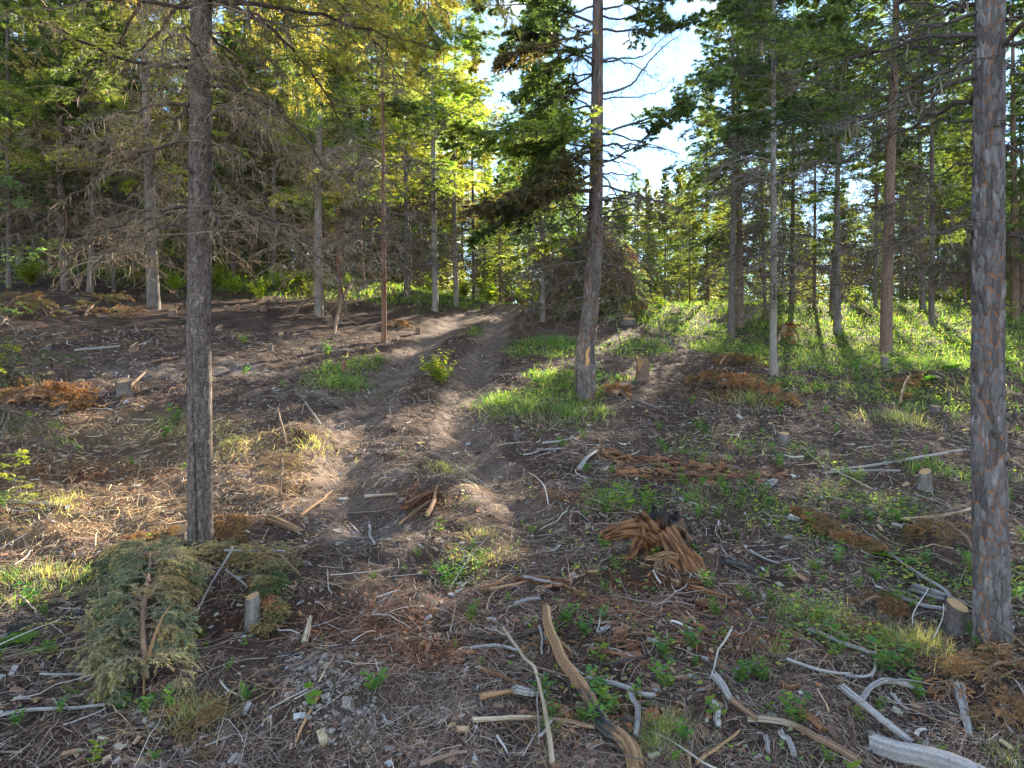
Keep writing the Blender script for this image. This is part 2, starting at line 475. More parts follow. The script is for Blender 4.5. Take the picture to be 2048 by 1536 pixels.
def resample(P, K):
    P = np.asarray(P, float)
    # smooth curve through points (Catmull-Rom)
    n = len(P); t = np.linspace(0, n - 1, K); k = np.minimum(t.astype(int), n - 2); u = (t - k)[:, None]
    p0 = P[np.maximum(k - 1, 0)]; p1 = P[k]; p2 = P[k + 1]; p3 = P[np.minimum(k + 2, n - 1)]
    return 0.5 * ((2 * p1) + (-p0 + p2) * u + (2 * p0 - 5 * p1 + 4 * p2 - p3) * u ** 2 + (-p0 + 3 * p1 - 3 * p2 + p3) * u ** 3)

def side_dirs(T, rng, sgn, ang, lift=0.1):
    up = np.array([0, 0, 1.])
    S = unit(np.cross(T, up) + rng.normal(size=T.shape) * .08) * sgn[:, None]
    d = T * np.cos(ang)[:, None] + S * np.sin(ang)[:, None]
    d[:, 2] += rng.normal(size=len(T)) * lift
    return unit(d)

def spray(wood, leaf, rng, mains, Lm, nside, side_f=0.38, nl=0.03, nw=0.006, per=14, cols=((.05, .10, .03),), t0=0.15, sub=0, woodc=(.12, .09, .075),
          droop=0.06, wr=0.004, round_=0.5, align=1.0):
    """sprays of needled twigs on main branches [N,K,3]"""
    N = len(mains)
    cols = np.array(cols)
    i = np.repeat(np.arange(N), nside); t = rng.uniform(t0, 1, len(i)) if True else None
    p, T = along(mains, i, t)
    sg = rng.choice([-1., 1.], len(i))
    D = side_dirs(T, rng, sg, rng.uniform(.7, 1.15, len(i)), .15)
    Ls = Lm[i] * side_f * (1.08 - t) ** .7 * rng.uniform(.6, 1.15, len(i)) + .04
    S = curves(rng, p, D, Ls, 3, droop * 1.4, .06)
    allc = [(S, Ls, i)]
    if sub:
        j = np.repeat(np.arange(len(S)), sub); tt = rng.uniform(.2, .95, len(j)); p2, T2 = along(S, j, tt)
        D2 = side_dirs(T2, rng, rng.choice([-1., 1.], len(j)), rng.uniform(.6, 1.0, len(j)), .2)
        L2 = Ls[j] * .45 * (1.1 - tt) * rng.uniform(.6, 1.2, len(j)) + .03
        allc.append((curves(rng, p2, D2, L2, 3, droop * 1.4, .07), L2, i[j]))
    bc = cols[rng.integers(0, len(cols), N)] * rng.uniform(.75, 1.25, (N, 1))
    for cv, LL, ii in allc:
        if wr > 0:
            wc = np.array(woodc) * rng.uniform(.7, 1.3, (len(cv), 1))
            W = np.tile(np.array([1, .8, .3]) * wr, (len(cv), 1))
            T_ = unit(cv[:, -1] - cv[:, 0]); sd_ = unit(np.cross(T_, rng.normal(size=T_.shape)))
            wood.strips(cv, W, np.repeat(sd_[:, None], 3, 1), wc)
        k = np.repeat(np.arange(len(cv)), per); t3 = rng.uniform(.05, 1, len(k))
        pb, T3 = along(cv, k, t3)
        rd = rng.normal(size=T3.shape); rd[:, 2] *= round_; rd -= (rd * T3).sum(1, keepdims=True) * T3; rd = unit(rd)
        Dn = unit(T3 * rng.uniform(.9, 2.2, (len(k), 1)) * align + rd + [0, 0, -.12])
        cc = bc[ii[k]] * rng.uniform(.7, 1.35, (len(k), 1))
        tipf = (t3 > .75)[:, None]
        cc = np.where(tipf, cc * np.array([1.35, 1.3, 1.0]), cc)
        leaf.needles(pb, Dn, nl * rng.uniform(.7, 1.3, len(k)), nw * np.ones(len(k)), cc, rng)

def lichen(buf, rng, C, n, L=0.12, w=0.01, c=(.10, .095, .07)):
    i = rng.integers(0, len(C), n); t = rng.uniform(.1, 1, n); p, T = along(C, i, t)
    D = np.tile([0, 0, -1.], (n, 1)) + rng.normal(size=(n, 3)) * .15
    LL = L * rng.uniform(.3, 1.6, n); P = curves(rng, p, D, LL, 3, .1, .14)
    sd_ = unit(rng.normal(size=(n, 3)) * [1, 1, .1]); W = np.array([.5, 1, .1])[None] * w * rng.uniform(.5, 1.3, (n, 1))
    buf.strips(P, W, np.repeat(sd_[:, None], 3, 1), np.array(c) * rng.uniform(.6, 1.5, (n, 1)))

def dead_limbs(buf, rng, P0, D0, L, sub=10, fine=6, rad=.008, c=(.12, .09, .075), grav=.10, wig=.06, lic=0, licc=(.10, .095, .07), sides=3, finew=.003, liL=.12):
    C = curves(rng, P0, D0, L, 8, grav, wig)
    R = rad * L[:, None] * np.linspace(1, .15, 8)[None]
    cc = np.array(c) * rng.uniform(.6, 1.4, (len(P0), 1))
    buf.tubes(C, R, cc, sides)
    i = np.repeat(np.arange(len(C)), sub); t = rng.uniform(.15, 1, len(i)); p, T = along(C, i, t)
    D = side_dirs(T, rng, rng.choice([-1., 1.], len(i)), rng.uniform(.5, 1.2, len(i)), .25)
    L1 = L[i] * .35 * (1.1 - t) * rng.uniform(.4, 1.4, len(i)) + .05
    C1 = curves(rng, p, D, L1, 4, .26, .20)
    s_ = unit(rng.normal(size=(len(i), 3)))
    buf.strips(C1, finew * 1.8 * np.linspace(1, .4, 4)[None] * np.ones((len(i), 1)), np.repeat(s_[:, None], 4, 1), cc[i])
    j = np.repeat(np.arange(len(C1)), fine); t = rng.uniform(.1, 1, len(j)); p, T = along(C1, j, t)
    D = unit(T + rng.normal(size=T.shape) * .6); C2 = curves(rng, p, D, L1[j] * rng.uniform(.2, .5, len(j)) + .02, 3, .14, .25)
    s_ = unit(rng.normal(size=(len(j), 3)))
    buf.strips(C2, finew * np.linspace(1, .5, 3)[None] * np.ones((len(j), 1)), np.repeat(s_[:, None], 3, 1), cc[i][j] * 1.15)
    if lic: lichen(buf, rng, np.concatenate([C1, ]), lic, liL, .012, licc)
    return C

# ------------------------------------------------------------------ forest crown prototypes
def crown_proto(name, seed, H=12., c0=4.0, d0=1.2, nb=80, Lmax=1.9, shape=1.0, side=19, sub=2, per=15, nl=.115, nw=.0155, cols=((.035, .075, .025),), droop=.10, pitch=0.1, sdroop=.16,
                nd=34, deadL=1.3, lic=260, wood=(.11, .085, .07), lic_c=(.10, .09, .07)):
    rng = np.random.default_rng(seed)
    w = MB(); f = MB(); d = MB()
    t = np.sort(rng.uniform(0, 1, nb) ** .85); z = c0 + (H - c0) * t * .985
    az = rng.uniform(0, 2 * np.pi, nb) + np.arange(nb) * 2.4
    L = Lmax * ((1 - t) ** shape * .93 + .07) * rng.uniform(.55, 1.15, nb) * np.minimum(1, .6 + t * 3)
    P0 = np.stack([0 * z, 0 * z, z], 1)
    pit = pitch + t * .5 + rng.normal(size=nb) * .1
    D0 = np.stack([np.cos(az) * np.cos(pit), np.sin(az) * np.cos(pit), np.sin(pit)], 1)
    C = curves(rng, P0, D0, L, 7, droop * (1.15 - t), .04, .06)
    w.tubes(C, .009 * L[:, None] * np.linspace(1, .15, 7)[None], np.array(wood) * rng.uniform(.7, 1.3, (nb, 1)), 3)
    spray(w, f, rng, C, L, side, .36, nl, nw, per, cols, sub=sub, wr=.007, woodc=wood, t0=.12, droop=sdroop)
    # leader
    lead = curves(rng, np.array([[0, 0, H * .97]]), np.array([[0, 0, 1.]]), np.array([H * .05]), 7, 0, .01)
    spray(w, f, rng, lead, np.array([.8]), 20, .3, nl, nw, per, cols, wr=.005)
    # bare lower limbs
    zz = rng.uniform(d0, c0 + 1.5, nd); az = rng.uniform(0, 2 * np.pi, nd)
    pit = rng.normal(size=nd) * .15 + .05
    dead_limbs(d, rng, np.stack([0 * zz, 0 * zz, zz], 1), np.stack([np.cos(az) * np.cos(pit), np.sin(az) * np.cos(pit), np.sin(pit)], 1),
               deadL * rng.uniform(.4, 1.3, nd), 16, 6, .008, wood, .09, .07, lic, lic_c, finew=.013, liL=.20)
    return dict(H=H, foliage=f.mesh(name + "_foliage", M_needle), limbs=w.mesh(name + "_limbs", M_twig), dead=d.mesh(name + "_dead", M_twig))

DG = ((.042, .070, .030), (.055, .085, .030), (.068, .095, .034), (.045, .078, .045))
MG = ((.080, .120, .052), (.10, .135, .050), (.070, .115, .060), (.115, .15, .050))
YG = ((.15, .175, .04), (.19, .195, .055), (.12, .155, .04), (.21, .20, .075))
PR = {
    'spruceA': crown_proto("spruce", 11, c0=4.2, nb=110, Lmax=2.5, cols=DG),
    'spruceB': crown_proto("spruce", 12, c0=5.0, nb=105, Lmax=2.7, cols=DG + MG[:1], droop=.14, nd=50),
    'firA': crown_proto("fir", 13, c0=2.6, nb=120, Lmax=2.4, cols=MG, droop=.08, nd=30, lic=220),
    'firB': crown_proto("fir", 14, c0=1.8, nb=125, Lmax=2.7, cols=MG + DG, droop=.12, nd=24, lic=200),
    'larch': crown_proto("larch", 15, c0=3.2, nb=105, Lmax=2.6, side=20, sub=1, per=18, cols=YG, droop=.1, nd=36, lic=240),
    'pine': crown_proto("pine", 16, c0=4.4, nb=100, Lmax=2.5, cols=YG[:2] + MG, nd=54, lic=420, shape=.7),
    'sunlit_gold': crown_proto("sunlit_gold", 21, c0=3.3, nb=110, Lmax=3.0, side=20, sub=2, per=16, nl=.08, nw=.0125, sdroop=.25, cols=((.20, .19, .055), (.16, .17, .05), (.24, .21, .09), (.12, .14, .045)), nd=60, deadL=1.9, lic=900, wood=(.17, .125, .09), lic_c=(.22, .17, .11), shape=.8),  # golden sunlight on the crown is put into the needle colours
    'thin': crown_proto("thin", 17, c0=5.4, nb=90, Lmax=2.2, cols=DG + MG, nd=80, deadL=1.8, lic=700, wood=(.12, .10, .085)),
    'young': crown_proto("young", 18, H=5., c0=.35, d0=.2, nb=95, Lmax=1.4, side=14, sub=2, per=10, nl=.06, nw=.016, cols=MG + YG[:1], nd=4, lic=5, deadL=.5),
    'young2': crown_proto("young2", 19, H=7., c0=.8, d0=.3, nb=90, Lmax=1.7, side=14, sub=2, per=10, nl=.07, nw=.018, cols=MG, nd=10, lic=20, deadL=.8),
}

BARKC = {'dark': ((.085, .068, .062), (.15, .125, .12)), 'pale': ((.15, .13, .118), (.29, .262, .245)), 'brown': ((.12, .075, .055), (.20, .14, .11)),
         'red': ((.15, .07, .045), (.20, .12, .085)), 'grey': ((.095, .08, .075), (.20, .178, .168))}

def trunk_mesh(name, path, rad, kind, seed, rows=90, cols=18, flare=.35, rough=.06, z_fl=.5):
    """round trunk along a path, with ridged bark standing out of the surface"""
    rng = np.random.default_rng(seed)
    path = np.asarray(path, float)
    seg = np.concatenate([[0], np.cumsum(np.linalg.norm(np.diff(path, axis=0), axis=1))]); L = seg[-1]
    s = np.linspace(0, 1, rows) ** 1.25 * L
    P = np.stack([np.interp(s, seg, path[:, i]) for i in range(3)], 1)
    P[:, 0] += .015 * fbm(s * .8, s * 0 + seed, seed=seed, oct=2) * np.minimum(s, 1); P[:, 1] += .015 * fbm(s * .8, s * 0 + seed + 7, seed=seed, oct=2) * np.minimum(s, 1)
    r = np.interp(s, seg, rad)
    r = r * (1 + flare * np.exp(-s / z_fl / .45))
    a = np.arange(cols) * 2 * np.pi / cols
    A, S = np.meshgrid(a, s)
    cx = np.cos(A); sx = np.sin(A)
    k = 5.0
    n = fbm(cx * k * .6, sx * k * .6, S * 1.6, seed=seed, oct=3); n2 = vnoise(cx * 6, sx * 6, S * 9, seed=seed + 3)
    lobes = .12 * np.exp(-S / .25) * np.cos(A * 5 + seed)
    RR = r[:, None] * (1 + rough * n + rough * .8 * n2 + lobes)
    V = np.stack([P[:, 0:1] + RR * cx, P[:, 1:2] + RR * sx, P[:, 2:3] + 0 * A], -1)
    c1, c2 = [np.array(c) for c in BARKC[kind]]
    w = np.clip(.5 + .6 * n2 + .4 * n, 0, 1)[..., None]
    C = c1 * (1 - w) + c2 * w
    mb = MB(); mb.grid(V, C, True)
    return mb.mesh(name, M_bark, True)

_tr_cache = {}
def generic_trunk(H, kind, v):
    k = (H, kind, v)
    if k not in _tr_cache:
        rng = np.random.default_rng(hash(kind) % 97 + v if False else len(kind) * 7 + v)
        z = np.linspace(-.4, H, 12); x = .05 * np.sin(z * .5 + v * 2) * (z / H); y = .05 * np.cos(z * .6 + v) * (z / H)
        _tr_cache[k] = trunk_mesh("trunk", np.stack([x, y, z], 1), np.linspace(.11, .012, 12), kind, v + 5, rows=46, cols=10)
    return _tr_cache[k]

def place_crown(root, proto, s, off=(0, 0, 0), rz=0.0, sxy=None):
    p = PR[proto]
    for nm, key in (("foliage", "foliage"), ("limbs", "limbs"), ("dead_branches", "dead")):
        o = link(nm, p[key], root)
        o.location = off; o.rotation_euler = (0, 0, rz); o.scale = (sxy or s, sxy or s, s)

def empty(name, loc, label, cat, group=None):
    return link(name, None, None, label, cat, group, loc=loc)

# ------------------------------------------------------------------ trees one can tell apart (base px, base py, trunk width px, px of trunk at top of photo, bark, crown, height m)
TREES = [
    (1547, 750, 17, [(1547, 400), (1548, 0)], 'pale', 'thin', 11, "slim pale grey trunk with short dark knots, right of the brush pile"),
    (1772, 705, 27, [(1778, 430), (1792, 0)], 'brown', 'spruceB', 14, "stout brown conifer trunk standing in the bright grass on the right"),
    (1462, 676, 16, [(1467, 400), (1466, 200)], 'dark', 'spruceA', 12, "dark front trunk of the close pair left of the pale slim trunk"),
    (1481, 655, 16, [(1478, 400), (1476, 200)], 'brown', 'firB', 12.5, "brown rear trunk of the close pair left of the pale slim trunk"),
    (768, 684, 12, [(766, 300), (764, 0)], 'red', 'thin', 12, "thin straight reddish trunk at the left edge of the track"),
    (870, 622, 15, [(866, 300), (866, 0)], 'pale', 'larch', 13, "pale grey trunk left of the track, front one of two"),
    (912, 613, 12, [(908, 350), (912, 0)], 'pale', 'spruceB', 13, "thinner pale grey trunk beside the track, right one of two"),
    (638, 632, 20, [(636, 350), (642, 150)], 'pale', 'sunlit_gold', 12, "pale trunk with bare bleached twigs drooping round its base"),
    (682, 604, 12, [(674, 450), (672, 250)], 'red', 'firA', 12, "reddish brown trunk curving out at its foot"),
    (728, 580, 9, [(720, 450), (722, 250)], 'brown', 'larch', 11, "thin bowed brown trunk in the grass left of the track"),
    (308, 617, 28, [(300, 400), (290, 100)], 'grey', 'sunlit_gold', 12, "grey trunk with peeling orange bark left of the big near trunk"),
    (132, 582, 20, [(122, 350), (118, 0)], 'dark', 'sunlit_gold', 12, "grey trunk at the left edge of the clearing, leftmost of four"),
    (180, 584, 15, [(186, 450), (190, 200)], 'grey', 'spruceA', 12, "trunk with a bent foot, third of the four at left"),
    (160, 570, 9, [(156, 400), (158, 200)], 'dark', 'thin', 10, "very thin trunk between the two thicker ones at left"),
    (228, 582, 9, [(230, 400), (232, 200)], 'dark', 'thin', 10, "thin dark trunk, rightmost of the four at left"),
    (1583, 612, 11, [(1585, 400), (1587, 200)], 'dark', 'thin', 12, "dark thin trunk just right of the pale slim trunk"),
    (1664, 628, 15, [(1674, 400), (1676, 200)], 'brown', 'spruceB', 12, "brown trunk behind the bright grass between pale and stout trunks"),
    (1862, 655, 13, [(1864, 400), (1864, 150)], 'dark', 'firA', 12, "dark trunk between the stout trunk and the big right one"),
    (1845, 620, 14, [(1842, 400), (1838, 200)], 'grey', 'spruceA', 12, "greyish trunk set behind the dark one at right"),
    (1945, 622, 10, [(1943, 400), (1944, 200)], 'dark', 'thin', 12, "thin trunk half hidden behind the big right trunk"),
    (2030, 640, 18, [(2028, 400), (2026, 200)], 'brown', 'firB', 12, "dark trunk at the right edge beyond the big trunk"),
    (1628, 612, 8, [(1630, 400), (1632, 200)], 'brown', 'thin', 11, "slender trunk left of the brown trunk in the sunlit wood"),
    (1530, 620, 9, [(1524, 400), (1524, 200)], 'dark', 'firA', 12, "shadowed trunk just left of the pale slim trunk"),
    (1415, 600, 9, [(1414, 450), (1414, 250)], 'brown', 'firB', 9, "brown trunk at the edge of the right hand wood"),
    (820, 572, 8, [(818, 400), (816, 200)], 'brown', 'larch', 11, "thin brown trunk on the grassy bank left of the track"),
    (1000, 606, 7, [(1000, 520), (1000, 480)], 'brown', 'firA', 5.5, "small fir at the end of the track beside the brush pile"),
    (505, 545, 11, [(506, 400), (508, 200)], 'brown', 'sunlit_gold', 11, "brown trunk in the undergrowth right of the big near trunk"),
    (538, 540, 9, [(538, 400), (540, 200)], 'dark', 'pine', 11, "thin trunk right of the undergrowth, beside a brown one"),
    (474, 540, 9, [(472, 400), (470, 200)], 'brown', 'thin', 11, "thin trunk close right of the big near trunk, far back"),
    (1086, 632, 13, [(1085, 400), (1078, 150)], 'pale', 'firB', 13, "pale stem rising behind the brush pile"),
    (948, 585, 8, [(946, 450), (944, 250)], 'dark', 'larch', 11, "thin dark trunk behind the right one of the pale pair"),
    (600, 560, 8, [(598, 400), (596, 200)], 'dark', 'firB', 11, "dim trunk behind the pale one with drooping bleached twigs"),
    (1750, 615, 9, [(1752, 400), (1754, 200)], 'grey', 'thin', 11, "thin grey trunk in the gloom left of the stout trunk"),
    (-190, 640, 22, [(-195, 400), (-200, 0)], 'grey', 'sunlit_gold', 11, "mossy conifer with painted-in golden sunlight leaning in from outside the left edge"),
    (20, 575, 14, [(18, 400), (16, 200)], 'dark', 'firB', 12, "shadowed trunk at the left edge behind the young fir"),
]
KEEP = []
def table_tree(i, t):
    bx, by, w, pts, bark, crown, H, label = t
    p = unproj(bx, by); d = p[1]; px_pile = label.startswith('pale stem rising')
    if px_pile: d = 21.5; p = np.array([(bx - 1024) / F * d, d, gz((bx - 1024) / F * d, d)])
    r = w / F * d / 2 / 1.15
    pp = [np.array([p[0], d, p[2] - .3]), p] + [np.array([*at(px, py, d)[:2], at(px, py, d)[2]]) for px, py in pts]
    top = pp[-1].copy(); prev = pp[-2]
    dirv = (top - prev) / max(top[2] - prev[2], .1)
    if p[2] + H > top[2]: pp.append(top + dirv * (p[2] + H - top[2]) * np.array([.3, .3, 1]))
    pp = np.array(pp) - p
    # soften the foot
    zz = pp[:, 2]; rad = r * np.clip(1 - zz / H, .06, 1) ** .75
    root = empty("conifer_tree", p, label + "", "tree")
    lab_rows = 110 if w > 13 else 60
    path = resample(pp, 20); rad = r * np.clip(1 - path[:, 2] / H, .05, 1) ** .75
    link("trunk", trunk_mesh("trunk", path, rad, bark, 100 + i, rows=lab_rows, cols=22 if w > 13 else 12), root)
    mid = path[np.argmin(np.abs(path[:, 2] - H * .5))]
    place_crown(root, crown, H / PR[crown]['H'], (mid[0], mid[1], 0), i * 1.7, .75 if px_pile else None)
    if px_pile: place_crown(root, 'spruceA', 1.02, (mid[0], mid[1], -1.5), 2.1, .72); place_crown(root, 'spruceB', .95, (mid[0], mid[1], -1.0), .6, .62)
    if crown == 'thin' or True: KEEP.append((p[0], p[1]))
for i, t in enumerate(TREES): table_tree(i, t)

# forest further back, one object per tree
def skyline(px):
    """photo row above which no far tree reaches (the gap of sky)"""
    if 915 < px < 1060: return 235 - (40 if px < 950 else 0)
    if 1060 <= px < 1190: return 200
    if 1200 <= px < 1375: return 385 - 55 * abs(math.sin(px * .023)) - (90 if px < 1225 or px > 1350 else 0)
    return -4000

def sun_patches():
    pts = [(120, 960), (250, 1000), (60, 900), (960, 970), (1620, 650), (1690, 670), (1760, 640), (1900, 650), (1580, 700), (790, 575), (420, 720), (1000, 1080), (560, 960), (1320, 650), (1860, 715), (1980, 700), (1700, 720), (1480, 640), (860, 640)]
    return [unproj(*p) for p in pts]
PATCH = sun_patches()
sv = np.array(SUNV)
def blocks_patch(x, y, z, H, c0, Lm):
    """does a crown at x,y stand in the way of a sunbeam to a patch"""
    h = np.hypot(sv[0], sv[1]); u = sv[:2] / h
    for P in PATCH:
        rel = np.array([x - P[0], y - P[1]]); a = rel @ u
        if a < 1: continue
        off = abs(rel[0] * u[1] - rel[1] * u[0]); zr = P[2] + a * sv[2] / h - z
        if zr < .8 or zr > H + .3: continue
        rad = 2.5 * H / 12 * min(1.0, 1.25 * (1 - (zr - .8) / (H - .8))) + .25
        if off < rad: return True
    return False

ZN = {'L': "stand behind the left clearing", 'C': "wood beyond the end of the track", 'R': "wood behind the bright right grass"}
KN = {'spruceA': "dark green spruce", 'spruceB': "dark drooping spruce", 'firA': "mid green fir", 'firB': "low branched green fir", 'larch': "yellow green airy conifer", 'pine': "golden green mossy conifer", 'thin': "bare stemmed conifer", 'young': "young full fir", 'young2': "half grown fir"}
def scatter_forest():
    rng = np.random.default_rng(77)
    placed = list(KEEP); n = 0; tries = 0
    KI = ['spruceA', 'spruceB', 'firA', 'firB', 'larch', 'pine', 'thin']
    while n < 262 and tries < 30000:
        tries += 1
        y = rng.uniform(18.5, 60) if n < 200 else rng.uniform(40, 80)
        px = rng.uniform(-260, 2300)
        x = (px - 1024) / F * y
        if px < 900 and y < 22: continue
        mind = 1.5 if y < 40 else 2.2
        if any((x - a) ** 2 + (y - b) ** 2 < mind ** 2 for a, b in placed): continue
        if y < 40 and abs(px - 975) < 60: continue
        z = gz(x, y)
        young = rng.random() < .16 and y < 45
        H = rng.uniform(9, 14) if not young else rng.uniform(2.5, 5.5)
        Lm = 1.9 * H / 12
        lo, hi = px - Lm * .7 / y * F, px + Lm * .7 / y * F
        sk = max(skyline(px), skyline(lo) if lo > 0 else -9999, skyline(hi) if hi > 0 else -9999)
        if sk > 0:
            maxH = CAMZ + (768 - sk - rng.uniform(0, 45)) / F * y - z
            if maxH < 2.2: continue
            H = min(H, maxH) if not young else min(H, maxH)
        if px < 350: kinds = ['spruceB', 'thin', 'spruceA', 'firB', 'thin']
        elif px < 800: kinds = ['larch', 'firA', 'spruceA', 'pine', 'firB']
        elif px < 1400: kinds = ['larch', 'firA', 'firB', 'larch', 'pine']
        else: kinds = ['thin', 'spruceB', 'firB', 'firA', 'pine', 'thin']
        kd = kinds[rng.integers(0, len(kinds))]
        if young or H < 6: kd = 'young' if rng.random() < .5 else 'young2'
        c0 = {'spruceA': 4.2, 'spruceB': 5.5, 'firA': 3, 'firB': 2, 'larch': 3.6, 'pine': 5, 'thin': 6.2, 'young': .3, 'young2': .8}[kd] * H / PR[kd]['H']
        if blocks_patch(x, y, z, H, c0, Lm) and rng.random() < .98: continue
        placed.append((x, y)); n += 1
        zone = 'L' if px < 700 else 'C' if px < 1390 else 'R'
        wh = [(-60, "outside the left edge"), (110, "behind the four trunks at left"), (260, "left of the peeling grey trunk"), (400, "behind the peeling grey trunk"), (560, "right of the big left trunk"), (700, "behind the twiggy pale trunk"), (830, "behind the thin reddish trunk"), (940, "behind the pale pair by the track"),
              (1050, "beyond the end of the track"), (1200, "behind the brush pile"), (1400, "under the right sky gap"), (1500, "behind the close dark pair"), (1620, "behind the slim pale trunk"), (1740, "left of the stout brown trunk"), (1850, "right of the stout brown trunk"), (1960, "beside the big right trunk"), (9999, "at the right edge")]
        fr = ("far back " if y > 45 else "midway back " if y > 30 else "close in ")
        lb = KN[kd] + " " + fr + next(t_ for q_, t_ in wh if px < q_); gr = "conifers of the wood round the clearing"
        root = empty("young_fir" if kd.startswith("young") else "conifer_tree", (x, y, z), lb, "tree", gr)
        s = H / PR[kd]['H']
        bk = ['dark', 'brown', 'grey', 'pale', 'brown'][rng.integers(0, 5)]
        tm = link("trunk", generic_trunk(12, bk, int(rng.integers(0, 3))), root)
        tr = s * PR[kd]['H'] / 12 * rng.uniform(.8, 1.3)
        tm.scale = (tr, tr, H / 12)
        place_crown(root, kd, s, (0, 0, 0), rng.uniform(0, 6.28), s * rng.uniform(.85, 1.15))
    print("forest", n, tries)
    return placed
PLACED = scatter_forest()

def far_wood():
    rng = np.random.default_rng(78); w = MB(); f = MB()
    n = 0
    while n < 560:
        y = rng.uniform(42, 115); px = rng.uniform(-900, 3000); x = (px - 1024) / F * y; z = gz(x, y)
        H = rng.uniform(6, 14) if rng.random() < .65 else rng.uniform(2, 5); Lm = H * .17
        sk = max(skyline(px), skyline(px - Lm / y * F), skyline(px + Lm / y * F))
        if sk > 0: H = min(H, CAMZ + (768 - sk - rng.uniform(0, 60)) / F * y - z)
        if H < 1.5: continue
        if blocks_patch(x, y, z, H, 0, Lm): continue
        n += 1
        m = int(260 + 38 * H); t = rng.uniform(.02, .99, m) ** .8; a = rng.uniform(0, 6.28, m); rr = Lm * (1 - t) * np.sqrt(rng.random(m)) + .05
        B = np.stack([x + rr * np.cos(a), y + rr * np.sin(a), z + H * t], 1); D = unit(np.stack([np.cos(a), np.sin(a), rng.uniform(-.7, .1, m)], 1))
        c = np.array([(.05, .10, .03), (.09, .14, .035), (.035, .08, .03), (.12, .16, .04)][rng.integers(0, 4)]) * rng.uniform(.7, 1.3, (m, 1))
        f.needles(B, D, rng.uniform(.3, .65, m), rng.uniform(.08, .18, m), c, rng)
        w.tubes(np.array([[[x, y, z - .3], [x, y, z + H * .5], [x, y, z + H]]]), np.array([[.09, .05, .01]]) * H / 8, np.array([[.13, .11, .10]]), 4)
    for _ in range(420):
        y = rng.uniform(31, 58); px = rng.uniform(-500, 2600); x = (px - 1024) / F * y
        if abs(px - 975) < 45 and y < 40: continue
        z = gz(x, y); H = rng.uniform(1.2, 3.6)
        m = int(70 + 45 * H); t = rng.uniform(.0, .99, m) ** .9; a = rng.uniform(0, 6.28, m); rr = H * .35 * (1 - .8 * t) * np.sqrt(rng.random(m)) + .05
        B = np.stack([x + rr * np.cos(a), y + rr * np.sin(a), z + H * t], 1); D = unit(np.stack([np.cos(a), np.sin(a), rng.uniform(-.5, .5, m)], 1))
        c = np.array([(.07, .11, .04), (.12, .13, .06), (.10, .085, .06), (.12, .15, .05)][rng.integers(0, 4)]) * rng.uniform(.6, 1.3, (m, 1))
        f.needles(B, D, rng.uniform(.2, .45, m), rng.uniform(.05, .11, m), c, rng)
    o = link("far_wood", f.mesh("far_wood", M_needle), kind='stuff', label="far conifer wood reading as one green mass behind the nearer trees")
    o = link("far_stems", w.mesh("far_stems", M_twig), kind='stuff', label="distant stems of the far conifer wood")
far_wood()
